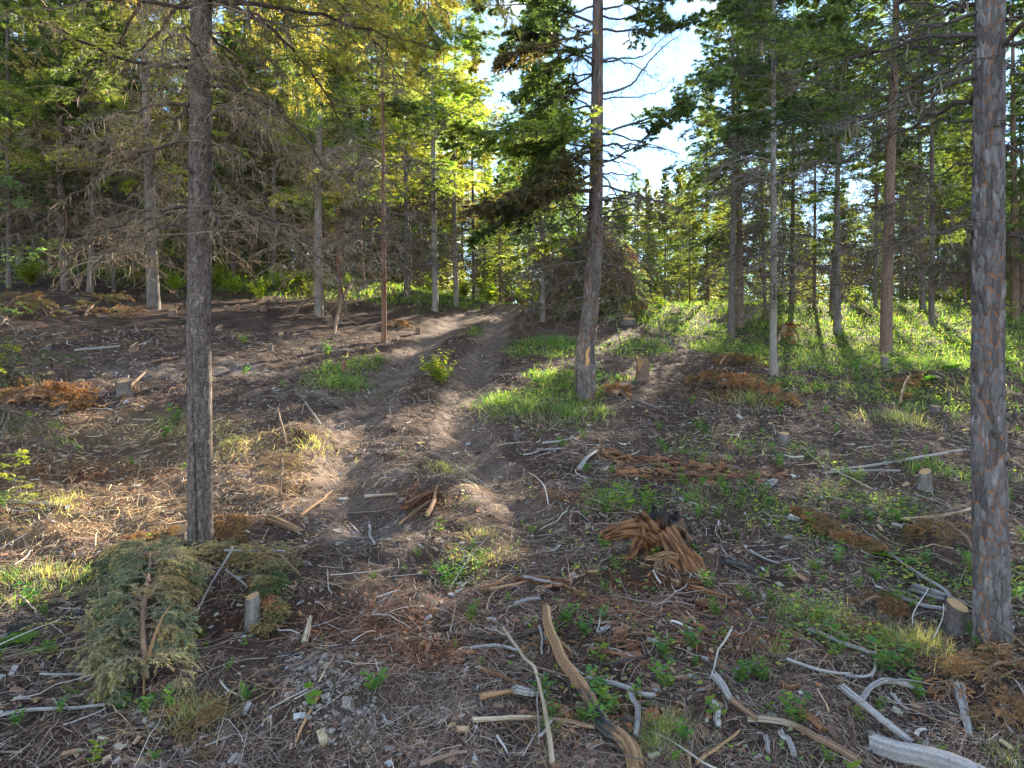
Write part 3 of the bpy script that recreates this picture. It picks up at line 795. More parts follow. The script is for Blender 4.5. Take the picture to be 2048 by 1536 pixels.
#PART2
# ------------------------------------------------------------------ near trees
def plated_trunk(name, path, rad, seed, rows, cols, cell, depth, colA, colB, fiss, mat, elong=3.0, flare=.25, warp=.35, crack=None, zflare=.22, fw=.16, deep=None):
    """bark of separate plates with sunken joints, modelled as relief"""
    rng = np.random.default_rng(seed)
    path = np.asarray(path, float)
    seg = np.concatenate([[0], np.cumsum(np.linalg.norm(np.diff(path, axis=0), axis=1))])
    s = np.concatenate([np.linspace(0, 4.6, int(rows * .85)), np.linspace(4.65, seg[-1], int(rows * .15))])
    P = np.stack([np.interp(s, seg, path[:, i]) for i in range(3)], 1)
    r = np.interp(s, seg, rad) * (1 + flare * np.exp(-s / zflare))
    a = np.arange(cols) * 2 * np.pi / cols
    A, S = np.meshgrid(a, s)
    n = max(5, int(round(2 * np.pi * rad[0] / cell)))
    U = A / (2 * np.pi) * n; Vv = S / (cell * elong)
    wx = fbm(np.cos(A) * 3, np.sin(A) * 3, S * 4, seed=seed, oct=3); wy = fbm(np.cos(A) * 3 + 9, np.sin(A) * 3, S * 4, seed=seed + 1, oct=3)
    U = U + warp * 1.6 * wx; Vv = Vv + warp * 1.6 * wy
    iu = np.floor(U); iv = np.floor(Vv)
    F1 = np.full(U.shape, 9.); F2 = np.full(U.shape, 9.); idv = np.zeros(U.shape)
    for du in (-1, 0, 1):
        for dv in (-1, 0, 1):
            cu = iu + du; cv = iv + dv
            m = np.mod(cu, n)
            px = cu + .15 + .7 * _h(m, cv, m * 0, seed + 5); py = cv + .1 + .8 * _h(m, cv, m * 0, seed + 6)
            d = np.hypot((U - px), (Vv - py))
            idh = _h(m, cv, m * 0, seed + 7)
            nw_ = d < F1
            F2 = np.where(nw_, F1, np.minimum(F2, d)); idv = np.where(nw_, idh, idv); F1 = np.where(nw_, d, F1)
    edge = F2 - F1
    pl = sstep(0, fw * 2, edge)
    fine = fbm(np.cos(A) * 14, np.sin(A) * 14, S * 30, seed=seed + 9, oct=3)
    disp = depth * (pl - 1) + depth * .5 * (idv - .5) * pl + depth * .35 * fine
    lobes = .10 * np.exp(-S / .16) * np.cos(A * 4 + seed)
    C = np.array(colA) * (1 - idv[..., None]) + np.array(colB) * idv[..., None]
    C = C * (1 + .35 * fine[..., None])
    mott = sstep(.1, .5, fbm(np.cos(A) * 5, np.sin(A) * 5, S * 9, seed=seed + 21, oct=3))[..., None]
    C = C * (1 + .7 * mott)
    fz = (1 - sstep(0, fw, edge))[..., None]
    keepf = sstep(-.25, .15, fbm(np.cos(A) * 2, np.sin(A) * 2, S * 1.8, seed=seed + 30, oct=2))[..., None]
    C = C * (1 - fz) + fz * (np.array(fiss) * keepf + np.array([.055, .042, .036]) * (1 - keepf))
    if crack:
        for (z0, z1, a0, a1, w) in crack:
            ac = a0 + (a1 - a0) * np.clip((S - z0) / (z1 - z0), 0, 1) + .05 * fbm(S * 3, S * 0, seed=2, oct=3)
            dd = np.abs(np.angle(np.exp(1j * (A - ac)))) * rad[0]
            k = np.exp(-(dd / w) ** 2) * sstep(z0 - .05, z0 + .1, S) * sstep(z1 + .05, z1 - .15, S)
            disp -= .018 * k; C = C * (1 - .8 * k[..., None])
    RR = r[:, None] * (1 + lobes) + disp
    V = np.stack([P[:, 0:1] + RR * np.cos(A), P[:, 1:2] + RR * np.sin(A), P[:, 2:3] + 0 * A], -1)
    mb = MB(); mb.grid(V, C, True)
    return mb.mesh(name, mat, True)

def limb(root, rl, pts, r0, r1=None, live=True, seed=0, nside=26, side_f=.33, cols=MG, per=30, nl=.028, nw=.005, t0=.15, dead=True, c=(.075, .058, .05), lic=20, sub=3, finec=None, dr=.08, n_dead=1.0, licc=(.12, .10, .07)):
    """one limb of a near tree: wood as a part, its needles as a sub-part"""
    rng = np.random.default_rng(seed)
    W = np.array([at(*p) for p in pts]) - rl if isinstance(pts, list) else pts
    P = resample(W, 16)
    P[1:-1] += rng.normal(size=(14, 3)) * .012
    Ln = np.linalg.norm(np.diff(P, axis=0), axis=1).sum()
    w = MB(); f = MB()
    r1 = r1 or r0 * .2
    w.tubes(P[None], np.linspace(r0, r1, 16)[None], np.array([c]) * rng.uniform(.85, 1.15), 7)
    if dead:
        nd = int(8 * Ln * n_dead); t = rng.uniform(.05, .95, nd); p, T = along(P[None], np.zeros(nd, int), t)
        D = side_dirs(T, rng, rng.choice([-1., 1.], nd), rng.uniform(.6, 1.3, nd), .35)
        dead_limbs(w, rng, p, D, rng.uniform(.12, .6, nd) * min(1, Ln), 5, 3, .008, finec or c, .14, .10, 0, finew=.003)
        if lic: lichen(w, rng, P[None], int(lic * Ln), .09, .010, licc)
    o = link("branch", w.mesh("branch", M_twig), root)
    if live:
        w2 = MB()
        spray(w2, f, rng, P[None], np.array([Ln]), int(nside * max(Ln, .7)), side_f, nl, nw, per, cols, t0=t0, sub=sub, wr=.004, droop=dr, woodc=c)
        lf = f.mesh("foliage", M_needleH)
        link("foliage", lf, o)
        tw = link("twigs", w2.mesh("twigs", M_twig), o); tw['kind'] = 'stuff'
    return o

def radial_limbs(root, rng, base_path, zs, Ls, seed, azs=None, live=False, pitch=0.0, **kw):
    for k, (z, L) in enumerate(zip(zs, Ls)):
        if live and z > 5.8: kw = {**kw, 'per': 12, 'nw': .011, 'nl': .06, 'nside': 12, 'lic': 0, 'n_dead': .3}
        az = azs[k] if azs is not None else rng.uniform(0, 2 * np.pi)
        p0 = np.array([np.interp(z, base_path[:, 2], base_path[:, i]) for i in range(3)])
        pt = pitch + rng.normal() * .12
        d = np.array([[np.cos(az) * np.cos(pt), np.sin(az) * np.cos(pt), np.sin(pt)]])
        C = curves(rng, p0[None], d, np.array([L]), 8, kw.get('g', .08), .06)[0]
        k2 = {a: b for a, b in kw.items() if a != 'g'}
        limb(root, None, C, .010 + .006 * L, live=live, seed=seed + k, **k2)

def near_trees():
    rng = np.random.default_rng(5)
    # --- left near trunk
    p = unproj(401, 1112); d = p[1]; r = 25 / F * d
    path = np.array([[0, 0, -.3], [0, 0, 0], [(398 - 401) / F * d, 0, (1112 - 700) / F * d], [(403 - 401) / F * d, 0, (1112) / F * d], [.02, .05, 12 - .01]])
    rad = np.array([r, r * .97, r * .93, r * .80, .03])
    root = empty("conifer_tree", p, "big near trunk on the left with dark scaly bark and a long black crack", "tree")
    link("trunk", plated_trunk("trunk", path, rad, 41, 430, 88, .018, .0035, (.070, .053, .045), (.15, .12, .106), (.03, .025, .024), M_barkfine, elong=1.5, flare=.42, zflare=.14, fw=.25,
                               crack=[(.35, 1.25, -1.35, -1.62, .005), (1.25, 2.0, -1.62, -1.75, .003)]), root)
    # scar of pale wood where the machine rubbed the bark off
    w = MB(); zz = np.linspace(1.15, 1.62, 14); ang = np.linspace(math.pi * .97, math.pi * 1.12, 5)
    A, Z = np.meshgrid(ang, zz)
    rr = r * .99 + .006 * (vnoise(A * 9, Z * 30, seed=3)) * 1.0
    w.grid(np.stack([rr * np.cos(A) - .008, rr * np.sin(A), Z], -1), np.array([.52, .30, .13]) * (1 + .25 * vnoise(A * 30, Z * 6, seed=4))[..., None])
    link("torn_bark", w.mesh("torn_bark", M_wood, True), root, label="torn strip of bare orange wood on the left side")
    SUNLIT_GOLD = ((.26, .24, .07), (.20, .21, .06), (.30, .26, .11), (.13, .16, .045))  # needle colours carrying the golden light of the sun
    tan = (.20, .145, .10)
    L = lambda pts, r0, **k: limb(root, p, pts, r0, **k)
    L([(385, 135, d), (330, 133, d - .1), (240, 115, d - .3), (165, 82, d - .5), (95, 50, d - .6), (15, 20, d - .7)], .017, live=True, seed=1, t0=.25, nside=26, cols=SUNLIT_GOLD, finec=tan, lic=44, side_f=.26, dr=.2)
    L([(425, 132, d), (500, 128, d + .3), (600, 120, d + .6), (700, 135, d + .8)], .010, live=True, seed=2, cols=SUNLIT_GOLD, t0=.5, finec=tan, lic=30)
    L([(425, 12, d), (500, 25, d - .2), (570, 52, d - .4), (640, 55, d - .6), (705, 28, d - .7)], .012, live=False, seed=3, finec=(.07, .05, .045), lic=30, n_dead=2)
    L([(382, 232, d), (320, 240, d + .1), (250, 275, d + .1), (170, 285, d)], .009, live=False, seed=4, finec=tan)
    L([(425, 350, d), (450, 395, d - .1), (490, 430, d - .2), (560, 455, d - .3), (600, 500, d - .4)], .010, live=False, seed=6, finec=tan, lic=30)
    L([(382, 480, d), (330, 470, d + .1), (280, 500, d + .2), (250, 540, d + .3)], .008, live=False, seed=7, finec=tan, lic=40, n_dead=2)
    L([(384, 350, d), (340, 350, d - .2), (290, 370, d - .3), (270, 430, d - .3)], .008, live=False, seed=8, finec=tan, lic=40, n_dead=2)
    L([(425, 270, d), (480, 275, d + .2), (560, 290, d + .4), (610, 280, d + .5)], .008, live=False, seed=9, finec=tan, lic=30)
    L([(425, 65, d), (480, 75, d + .1), (560, 140, d + .1), (600, 200, d + .2)], .008, live=False, seed=10, finec=(.10, .07, .05), lic=30, n_dead=2)
    L([(425, 250, d), (470, 230, d - .2), (520, 260, d - .3), (545, 190, d - .4)], .007, live=False, seed=21, finec=(.10, .07, .05), n_dead=2)
    zs = rng.uniform(2.5, 4.9, 36)
    radial_limbs(root, rng, path, zs, rng.uniform(.5, 1.5, 36), 1000, finec=tan, lic=34, n_dead=1.8, g=.14, licc=(.15, .12, .08))
    zs = rng.uniform(1.0, 4.5, 16); radial_limbs(root, rng, path, zs, rng.uniform(.18, .3, 16), 1500, finec=tan, lic=0, n_dead=0, g=.05)
    zs = np.concatenate([np.sort(rng.uniform(4.15, 5.8, 20)), np.sort(rng.uniform(5.8, 11.2, 24))])
    radial_limbs(root, rng, path, zs, np.clip(2.6 - .22 * (zs - 3.4), .5, 3) * rng.uniform(.75, 1.1, 44), 2000, live=True, cols=SUNLIT_GOLD + MG[:2], azs=np.where(zs < 5.2, rng.uniform(-.6, math.pi + .6, 44), rng.uniform(0, 6.28, 44)), nside=22, per=30, nw=.006, nl=.045, lic=40, finec=tan, side_f=.36, t0=.2, g=.12)
    # --- right near trunk
    p = unproj(1985, 1292); d = p[1]; r = 30 / F * d
    zt = (1292) / F * d
    path = np.array([[0, 0, -.3], [0, 0, 0], [(1976 - 1985) / F * d, 0, (1292 - 850) / F * d], [(1976 - 1985) / F * d, 0, (1292 - 400) / F * d], [(1980 - 1985) / F * d, 0, zt], [0, 0, 13]])
    rad = np.array([r * 1.12, r * 1.08, r * .98, r * .93, r * .86, .03])
    root = empty("conifer_tree", p, "big near trunk on the right with grey plated bark and orange fissures", "tree")
    link("trunk", plated_trunk("trunk", path, rad, 43, 470, 104, .036, .012, (.060, .052, .052), (.135, .122, .125), (.33, .135, .05), M_barkfine, elong=2.7, flare=.48, zflare=.16, fw=.10, warp=.38), root)
    L = lambda pts, r0, **k: limb(root, p, pts, r0, **k)
    dk = (.075, .062, .058)
    L([(1955, 72, d), (1860, 75, d + .15), (1780, 98, d + .3), (1690, 108, d + .45), (1600, 95, d + .6), (1500, 75, d + .7)], .015, live=True, seed=31, t0=.42, cols=MG + DG, side_f=.34, nside=40, finec=dk, c=dk)
    L([(1955, 25, d), (1850, 50, d + .2), (1760, 92, d + .3), (1650, 90, d + .5), (1560, 50, d + .7)], .012, live=True, seed=32, t0=.5, cols=MG + DG, side_f=.3, finec=dk, c=dk)
    L([(1955, 152, d), (1890, 180, d + .1), (1800, 213, d + .2), (1700, 240, d + .4), (1590, 245, d + .6), (1480, 262, d + .8)], .014, live=True, seed=33, t0=.66, cols=MG + DG, finec=dk, c=dk)
    L([(1955, 110, d), (1890, 112, d + .2), (1840, 98, d + .3), (1750, 130, d + .5), (1650, 170, d + .7)], .009, live=False, seed=34, finec=dk, c=dk)
    L([(1955, 108, d), (1900, 150, d - .1), (1800, 205, d - .1), (1690, 250, d - .2)], .009, live=False, seed=35, finec=dk, c=dk)
    L([(1955, 240, d), (1880, 245, d + .4), (1780, 262, d + .6), (1700, 255, d + .8)], .008, live=False, seed=36, finec=dk, c=dk)
    L([(1955, 320, d), (1880, 345, d + .3), (1800, 400, d + .5), (1740, 440, d + .6)], .007, live=False, seed=37, finec=dk, c=dk)
    L([(1955, 400, d), (1900, 430, d + .4), (1830, 465, d + .6)], .006, live=False, seed=38, finec=dk, c=dk)
    L([(2005, 25, d), (2060, 20, d + .1)], .010, live=False, seed=39, finec=dk, c=dk)
    L([(2005, 135, d), (2040, 130, d + .1), (2090, 160, d + .1)], .009, live=False, seed=40, finec=dk, c=dk)
    L([(2005, 295, d), (2035, 300, d + .1), (2090, 330, d + .1)], .009, live=False, seed=41, finec=dk, c=dk)
    zs = np.sort(rng.uniform(4.3, 12.4, 40)); rng.uniform(size=4)
    radial_limbs(root, rng, path, zs, np.clip(2.6 - .22 * (zs - 4.2), .5, 3) * rng.uniform(.75, 1.1, 40), 3000, live=True, cols=MG + DG, nside=15, per=20, nw=.008, nl=.035, lic=8, finec=dk, side_f=.3, t0=.3, g=.05, pitch=.1)
    zs = rng.uniform(.8, 3.9, 14); radial_limbs(root, rng, path, zs, rng.uniform(.15, .24, 14), 3300, finec=dk, lic=0, n_dead=0, g=.05, c=dk)
    zs = rng.uniform(2.2, 4.0, 12)
    radial_limbs(root, rng, path, zs, rng.uniform(.3, 1.1, 12), 3100, finec=dk, lic=16, n_dead=1.0, g=.05)
    # --- middle leaning tree
    p = unproj(1172, 792); d = p[1]; r = 19 / F * d
    Q = lambda x, y: np.array([(x - 1172) / F * d, 0, (792 - y) / F * d])
    path = np.array([[0, 0, -.4], [0, 0, 0], Q(1170, 700), Q(1180, 620), Q(1190, 500), Q(1193, 300), Q(1196, 0), Q(1197, -260)])
    rad = np.array([r * 1.1, r * 1.08, r * .98, r * .88, r * .78, r * .68, r * .55, .03])
    root = empty("conifer_tree", p, "leaning grey and orange trunk right of the track, brush pile behind it", "tree")
    link("trunk", plated_trunk("trunk", path, rad, 47, 330, 60, .055, .016, (.065, .055, .053), (.14, .122, .12), (.28, .115, .045), M_barkfine, elong=2.8, flare=.22, fw=.13, zflare=.5, warp=.5), root)
    w = MB(); P = resample(np.array([[-.005, -r * .93, .46], [.01, -r * 1.0, .56], [.0, -r * .98, .68], [.05, -r * .9, .8]]), 8)
    w.tubes(P[None], np.array([[.005, .03, .035, .03, .025, .025, .02, .004]]), np.array([[.50, .27, .12]]), 7)
    link("gash", w.mesh("gash", M_wood), root, label="bare orange gash in the bark")
    L = lambda pts, r0, **k: limb(root, p, pts, r0, **{**dict(nl=.065, nw=.018, per=36, nside=20, sub=3, licc=(.10, .08, .065)), **k})
    gr = (.10, .085, .078)
    DGG = DG + ((.07, .10, .04), (.10, .085, .055))
    VG = ((.10, .145, .05), (.08, .12, .045), (.135, .17, .05), (.065, .10, .045))
    L([(1185, 250, d), (1150, 262, d - .2), (1090, 262, d - .6), (1000, 262, d - 1.0), (900, 268, d - 1.3)], .03, seed=51, cols=VG + DG, side_f=.5, nside=34, c=gr, dr=.12)
    L([(1185, 260, d), (1140, 280, d + .2), (1090, 310, d + .3), (1000, 300, d + .5), (900, 290, d + .6)], .028, seed=52, cols=VG, side_f=.5, nside=34, c=gr, dr=.14)
    L([(1185, 300, d), (1130, 330, d - .3), (1080, 370, d - .6), (1010, 400, d - .8), (940, 420, d - 1)], .028, seed=53, cols=DGG + VG[:2], side_f=.46, nside=36, c=gr, dr=.14)
    L([(1185, 350, d), (1130, 380, d + .1), (1060, 415, d + .1), (990, 450, d), (950, 480, d)], .025, seed=54, cols=DGG + VG[:1], side_f=.42, nside=34, c=gr, dr=.15)
    L([(1185, 380, d), (1120, 385, d - .3), (1040, 400, d - .4), (960, 425, d - .5)], .02, seed=55, cols=DGG, side_f=.36, nside=28, c=gr, dr=.2)
    L([(1170, 320, d), (1120, 350, d + .4), (1070, 400, d + .6), (1040, 460, d + .6)], .02, seed=155, cols=DGG + VG[:1], side_f=.4, nside=30, c=gr, dr=.2)
    L([(1185, 290, d), (1150, 310, d - .5), (1100, 350, d - .9), (1060, 400, d - 1.1)], .02, seed=156, cols=DGG + VG[:2], side_f=.4, nside=26, c=gr, dr=.2)
    L([(1185, 470, d), (1130, 480, d - .2), (1070, 500, d - .2), (1000, 520, d - .2)], .016, seed=56, cols=VG, side_f=.2, nside=12, c=gr)
    L([(1190, 50, d), (1120, 20, d + .2), (1050, 10, d + .3), (960, 10, d + .4)], .025, seed=57, cols=DGG, side_f=.35, c=gr)
    L([(1190, 130, d), (1140, 100, d - .3), (1090, 70, d - .5), (1020, 60, d - .7)], .022, seed=58, cols=DGG, side_f=.3, nside=20, c=gr, dr=.12)
    L([(1190, 190, d), (1140, 180, d + .2), (1090, 215, d + .3), (1040, 240, d + .3)], .02, seed=59, cols=DGG, side_f=.25, c=gr, nside=14)
    for k, (y0, x1, y1, x2, y2, o_) in enumerate([(10, 1100, 40, 1010, 90, .3), (90, 1110, 130, 1040, 190, -.5), (150, 1110, 190, 1050, 250, .5), (60, 1090, 90, 1000, 120, -.9), (210, 1100, 240, 1030, 300, .7), (230, 1110, 290, 1060, 350, -.3)]):
        L([(1190, y0, d), (x1, y1, d + o_ * .6), (x2, y2, d + o_)], .02, seed=180 + k, cols=DGG + VG[:2], side_f=.42, nside=30, c=gr, t0=.2, dr=.24)
    L([(1195, 60, d), (1260, 62, d + .2), (1330, 55, d + .3), (1400, 30, d + .4)], .022, seed=60, cols=DG + MG[:2], side_f=.3, nside=18, c=gr, t0=.3)
    L([(1195, 20, d), (1250, 10, d - .3), (1310, -10, d - .5), (1380, -10, d - .7)], .02, seed=161, cols=DG + MG[:2], side_f=.35, nside=20, c=gr, t0=.3, dr=.2)
    L([(1195, 30, d), (1240, 40, d + .3), (1290, 30, d + .5), (1350, 60, d + .7)], .02, seed=162, cols=DG + MG[:1], side_f=.3, nside=14, c=gr, t0=.4, dr=.2)
    L([(1195, 130, d), (1240, 118, d + .2), (1290, 110, d + .2), (1340, 60, d + .2)], .02, seed=61, live=False, c=gr, n_dead=1.2)
    L([(1195, 190, d), (1260, 170, d - .2), (1310, 110, d - .3), (1360, 70, d - .4)], .022, seed=62, live=False, c=gr, n_dead=1.4)
    L([(1200, 195, d), (1270, 195, d + .2), (1320, 180, d + .3), (1355, 150, d + .3)], .014, seed=63, live=False, c=gr)
    L([(1200, 270, d), (1270, 245, d - .2), (1330, 225, d - .4), (1410, 180, d - .5), (1450, 150, d - .6)], .022, seed=64, cols=((.075, .12, .075), (.09, .13, .07), (.06, .09, .05)), side_f=.26, t0=.2, nside=26, c=gr, dr=.05)
    L([(1200, 330, d), (1260, 300, d + .1), (1320, 250, d + .1), (1380, 215, d + .1)], .02, seed=65, cols=((.075, .12, .075), (.09, .13, .07), (.06, .09, .05)), side_f=.26, t0=.2, nside=24, c=gr, dr=.05)
    for k, (x1, y1, x2, y2, x3, y3) in enumerate([(1280, 392, 1310, 405, 1350, 425), (1270, 410, 1330, 430, 1400, 470), (1280, 430, 1330, 450, 1400, 520), (1240, 505, 1290, 520, 1340, 580), (1120, 410, 1060, 440, 1000, 470), (1120, 480, 1080, 520, 1030, 560),
                                           (1110, 450, 1060, 470, 1000, 460), (1130, 560, 1080, 600, 1040, 650), (1150, 600, 1110, 660, 1080, 700), (1250, 450, 1290, 470, 1320, 500), (1260, 390, 1320, 395, 1380, 380), (1120, 530, 1060, 545, 1020, 590), (1230, 640, 1240, 700, 1225, 760)]):
        sgn = 1 if x1 > 1190 else -1
        y0 = y1 + (-10 if k % 2 else 5)
        L([(1192 + 10 * sgn, y0, d), (x1, y1, d - .2), (x2, y2, d - .2 + .1 * (k % 3)), (x3, y3, d - .1)], .012, live=False, seed=70 + k, c=gr, finec=(.11, .085, .075), n_dead=1.8, lic=14)
    zs = rng.uniform(2.0, 6.0, 34)
    radial_limbs(root, rng, path, zs, rng.uniform(.6, 1.8, 34), 4000, finec=(.11, .085, .075), lic=14, n_dead=1.6, g=.06, c=gr, licc=(.10, .08, .065))
    zs = np.sort(rng.uniform(6.4, 8.6, 16))
    radial_limbs(root, rng, path, zs, np.clip(2.2 - .6 * (zs - 6.4), .4, 3), 4100, live=True, cols=DG, nside=16, per=16, nw=.012, nl=.05, g=.05, c=gr)
near_trees()

def edge_firs():
    root = empty("young_fir", (*[float(v) for v in ((-105 - 1024) / F * 6.6, 6.6)], gz((-105 - 1024) / F * 6.6, 6.6)), "young fir reaching in from the left edge with fresh green sprays", "tree")
    link("trunk", generic_trunk(12, 'brown', 1), root).scale = (.5, .5, .42)
    place_crown(root, 'youngN', 1.0, rz=.4)
    p = unproj(22, 1075)
    root = empty("fir_sapling", p, "small thin fir sapling at the left edge in the dry straw", "sapling")
    w = MB(); f = MB(); rng = np.random.default_rng(9); h = .62 * p[1] / 5.
    st = curves(rng, np.zeros((1, 3)), np.array([[0, 0, 1.]]), np.array([h]), 8, 0, .03)
    w.tubes(st, np.linspace(.006, .002, 8)[None], np.array([[.12, .08, .05]]), 5)
    i = np.zeros(14, int); t = rng.uniform(.3, 1, 14); b, T = along(st, i, t); az = rng.uniform(0, 6.28, 14)
    L = (.25 * (1.2 - t)); C = curves(rng, b, np.stack([np.cos(az), np.sin(az), .2 + 0 * az], 1), L, 5, .05, .05)
    spray(w, f, rng, C, L, 8, .5, .022, .004, 26, YG + MG, sub=0, wr=.002)
    link("stem", w.mesh("stem", M_twig), root); link("foliage", f.mesh("foliage", M_needleH), root)
PR['youngN'] = crown_proto("youngN", 28, H=5., c0=.3, d0=.2, nb=90, Lmax=1.5, side=16, sub=2, per=14, nl=.035, nw=.007, cols=MG + YG[:1], nd=26, lic=60, deadL=1.0)
edge_firs()

# ------------------------------------------------------------------ wood on the ground
WOODC = {'grey': ((.17, .155, .15), (.34, .32, .31)), 'tan': ((.13, .075, .042), (.36, .22, .12)), 'dark': ((.035, .028, .026), (.09, .07, .06)), 'brown': ((.13, .08, .055), (.26, .17, .11)),
         'orange': ((.085, .04, .024), (.215, .105, .052)), 'pale': ((.24, .18, .13), (.42, .34, .25)), 'char': ((.02, .02, .022), (.07, .065, .065))}
def ridged(mb, P, r, cols, seed, sides=14, ridge=.18, flat=1.0, jag=.5, cap=True, split=None):
    """length of wood with grooves along it and broken ends"""
    P = np.asarray(P, float); K = len(P)
    T = unit(np.gradient(P, axis=0)); ref = np.array([0, 0, 1.]) if abs(T.mean(0)[2]) < .8 else np.array([1., 0, 0])
    A = unit(np.cross(T, ref)); B = np.cross(A, T)
    a = np.arange(sides) * 2 * np.pi / sides
    s = np.concatenate([[0], np.cumsum(np.linalg.norm(np.diff(P, axis=0), axis=1))])
    AA, SS = np.meshgrid(a, s)
    rm = max(r)
    g = vnoise(np.cos(AA) * 3.5, np.sin(AA) * 3.5, SS * .04 / rm, seed=seed) + .5 * vnoise(np.cos(AA) * 9, np.sin(AA) * 9, SS * .07 / rm, seed=seed + 1)
    k = vnoise(np.cos(AA), np.sin(AA), SS * .12 / rm, seed=seed + 2)
    RR = np.asarray(r)[:, None] * (1 + ridge * g + ridge * .7 * k)
    V = P[:, None] + RR[..., None] * (np.cos(AA)[..., None] * A[:, None] + flat * np.sin(AA)[..., None] * B[:, None])
    jg = jag * rm * 2 * (_h(a * 100, a * 0, a * 0, seed) - .5)
    V[0] -= T[0] * jg[:, None]; V[-1] += T[-1] * jg[::-1][:, None]
    c1, c2 = [np.array(c) for c in WOODC[cols]]
    w = np.clip(.5 + 1.1 * g, 0, 1)[..., None]; C = c1 * (1 - w) + c2 * w; C = C * (1 - .6 * sstep(.45, .8, -g))[..., None]
    if split:
        m = sstep(split[0] - .06, split[0] + .06, SS / s[-1] + .12 * vnoise(np.cos(AA) * 2, np.sin(AA) * 2, SS * 20, seed=seed + 5))[..., None]
        if len(split) > 2: m = m * (1 - sstep(split[2] - .04, split[2] + .04, SS / s[-1] + .12 * vnoise(np.cos(AA) * 2, np.sin(AA) * 2, SS * 20, seed=seed + 6)))[..., None]
        d1, d2 = [np.array(c) for c in WOODC[split[1]]]
        C = C * (1 - m) + m * (d1 * (1 - w) + d2 * w)
    b = mb.n
    mb.grid(V, C, True)
    if cap:
        for k_, sg in ((0, -1), (K - 1, 1)):
            cb = mb._add((P[k_] - sg * T[k_] * rm * .3)[None], np.array(WOODC['pale' if cols in ('tan', 'pale') else cols][1])[None])
            ring = b + k_ * sides + np.arange(sides)
            mb.t.append(np.stack([ring, np.roll(ring, -1), np.full(sides, cb)], 1))

def px_m(px, d): return px / F * d

def stick(pts, w0, w1, c, label, lift=0.0, seed=0, name="fallen_stick", cat="stick", kinks=0, flat=1.0, ridge=.18, split=None, K=None, jag=.8, wig=.005, lifts=None, twigs=0):
    W = np.array([unproj(*q) for q in pts]); d = W[:, 1].mean()
    r0, r1 = px_m(w0, d) / 2, px_m(w1, d) / 2
    K = K or (8 * len(pts) + 6)
    P = resample(W, K)
    r = np.linspace(r0, r1, K)
    t = np.linspace(0, 1, K)
    lf = np.interp(t, np.linspace(0, 1, len(lifts)), lifts) if lifts is not None else lift
    # a stiff stick bridges the dips of the ground
    g = G(P[:, 0], P[:, 1]); gs = np.polyval(np.polyfit(t, g, 1 if len(pts) < 4 else 2), t); gs = gs + np.percentile(g - gs, 78)
    P[:, 2] = gs + r * .55 + lf
    rng = np.random.default_rng(seed + 7)
    ww = np.stack([np.convolve(rng.normal(size=K + 6), np.ones(7) / 2.6, mode='valid') for _ in range(3)], 1)
    P += ww * wig * .5 * np.array([1, 1, .3]) * min(1, r0 / .01)
    kk = np.interp(np.arange(K), np.sort(rng.choice(np.arange(1, K - 1), 4, replace=False)), rng.normal(size=4)); P[:, :2] += (kk[:, None] * unit(np.cross(P[-1] - P[0], [0, 0, 1.]))[:2]) * min(.004, r0 * .3)
    o0 = W[0].copy(); mb = MB()
    ridged(mb, P - o0, r, c, seed, (26 if w0 > 30 else 18) if w0 > 8 else 9, ridge, flat, jag, True, split)
    if twigs:
        t = rng.uniform(.2, .95, twigs); b, T = along((P - o0)[None], np.zeros(twigs, int), t)
        D = side_dirs(T, rng, rng.choice([-1., 1.], twigs), rng.uniform(.4, .9, twigs), .3); Lt = rng.uniform(.05, .25, twigs)
        C = curves(rng, b, D, Lt, 6, .02, .08)
        mb.tubes(C, np.linspace(1, .3, 6)[None] * r1 * .6, np.tile(np.array(WOODC[c][0]), (twigs, 1)), 4)
    return link(name, mb.mesh(name, M_wood, True), None, label, cat, loc=o0)

stick([(1005, 1290), (1050, 1340), (1068, 1385), (1085, 1440), (1098, 1500), (1105, 1545)], 6, 9, 'pale', "long thin pale bent stick lying in front, left of the crooked peeled branch", lifts=[.09, .06, .10, .07, .04, .03], seed=3, wig=.004)
stick([(1092, 1275), (1100, 1310), (1125, 1365), (1165, 1420), (1205, 1470), (1245, 1515), (1275, 1560)], 16, 30, 'tan', "thick crooked branch of peeled tan wood with black bark, front middle", lifts=[.16, .12, .08, .05, .03, .02, .0], seed=5, name="crooked_branch", cat="branch", ridge=.28, split=(.60, 'char', .86), wig=.007)
stick([(1095, 1300), (1120, 1320), (1140, 1335)], 16, 10, 'tan', "short torn fork of orange wood beside the top of the crooked peeled branch", lift=.07, seed=6, name="broken_fork", cat="branch", ridge=.3)
stick([(1170, 1375), (1230, 1385), (1290, 1398), (1310, 1405)], 11, 9, 'grey', "straight silver stick running right from the crooked peeled branch", lift=.02, seed=8)
stick([(1262, 1410), (1278, 1445), (1272, 1495)], 12, 9, 'grey', "curved silver stick standing up against the right of the crooked branch", lift=.04, seed=9)
stick([(1080, 1270), (1084, 1300), (1085, 1335)], 5, 4, 'grey', "thin grey sliver upright beside the top of the crooked peeled branch", lift=.05, seed=10)
stick([(1045, 1275), (1080, 1272), (1110, 1262)], 9, 8, 'dark', "dark grey stick behind the top of the crooked branch", lift=.02, seed=11)
stick([(925, 1275), (990, 1285), (1060, 1278)], 8, 7, 'dark', "dark stick half buried behind the pale bent stick", lift=.01, seed=12)
stick([(940, 1305), (990, 1300), (1035, 1308)], 9, 5, 'grey', "flat grey splinter left of the pale bent stick", lift=.01, seed=13)
stick([(965, 1345), (1010, 1365), (1050, 1385)], 12, 9, 'orange', "dark orange slab of bark left of the pale bent stick", lift=.01, seed=14, flat=.5, name="bark_slab", cat="bark")
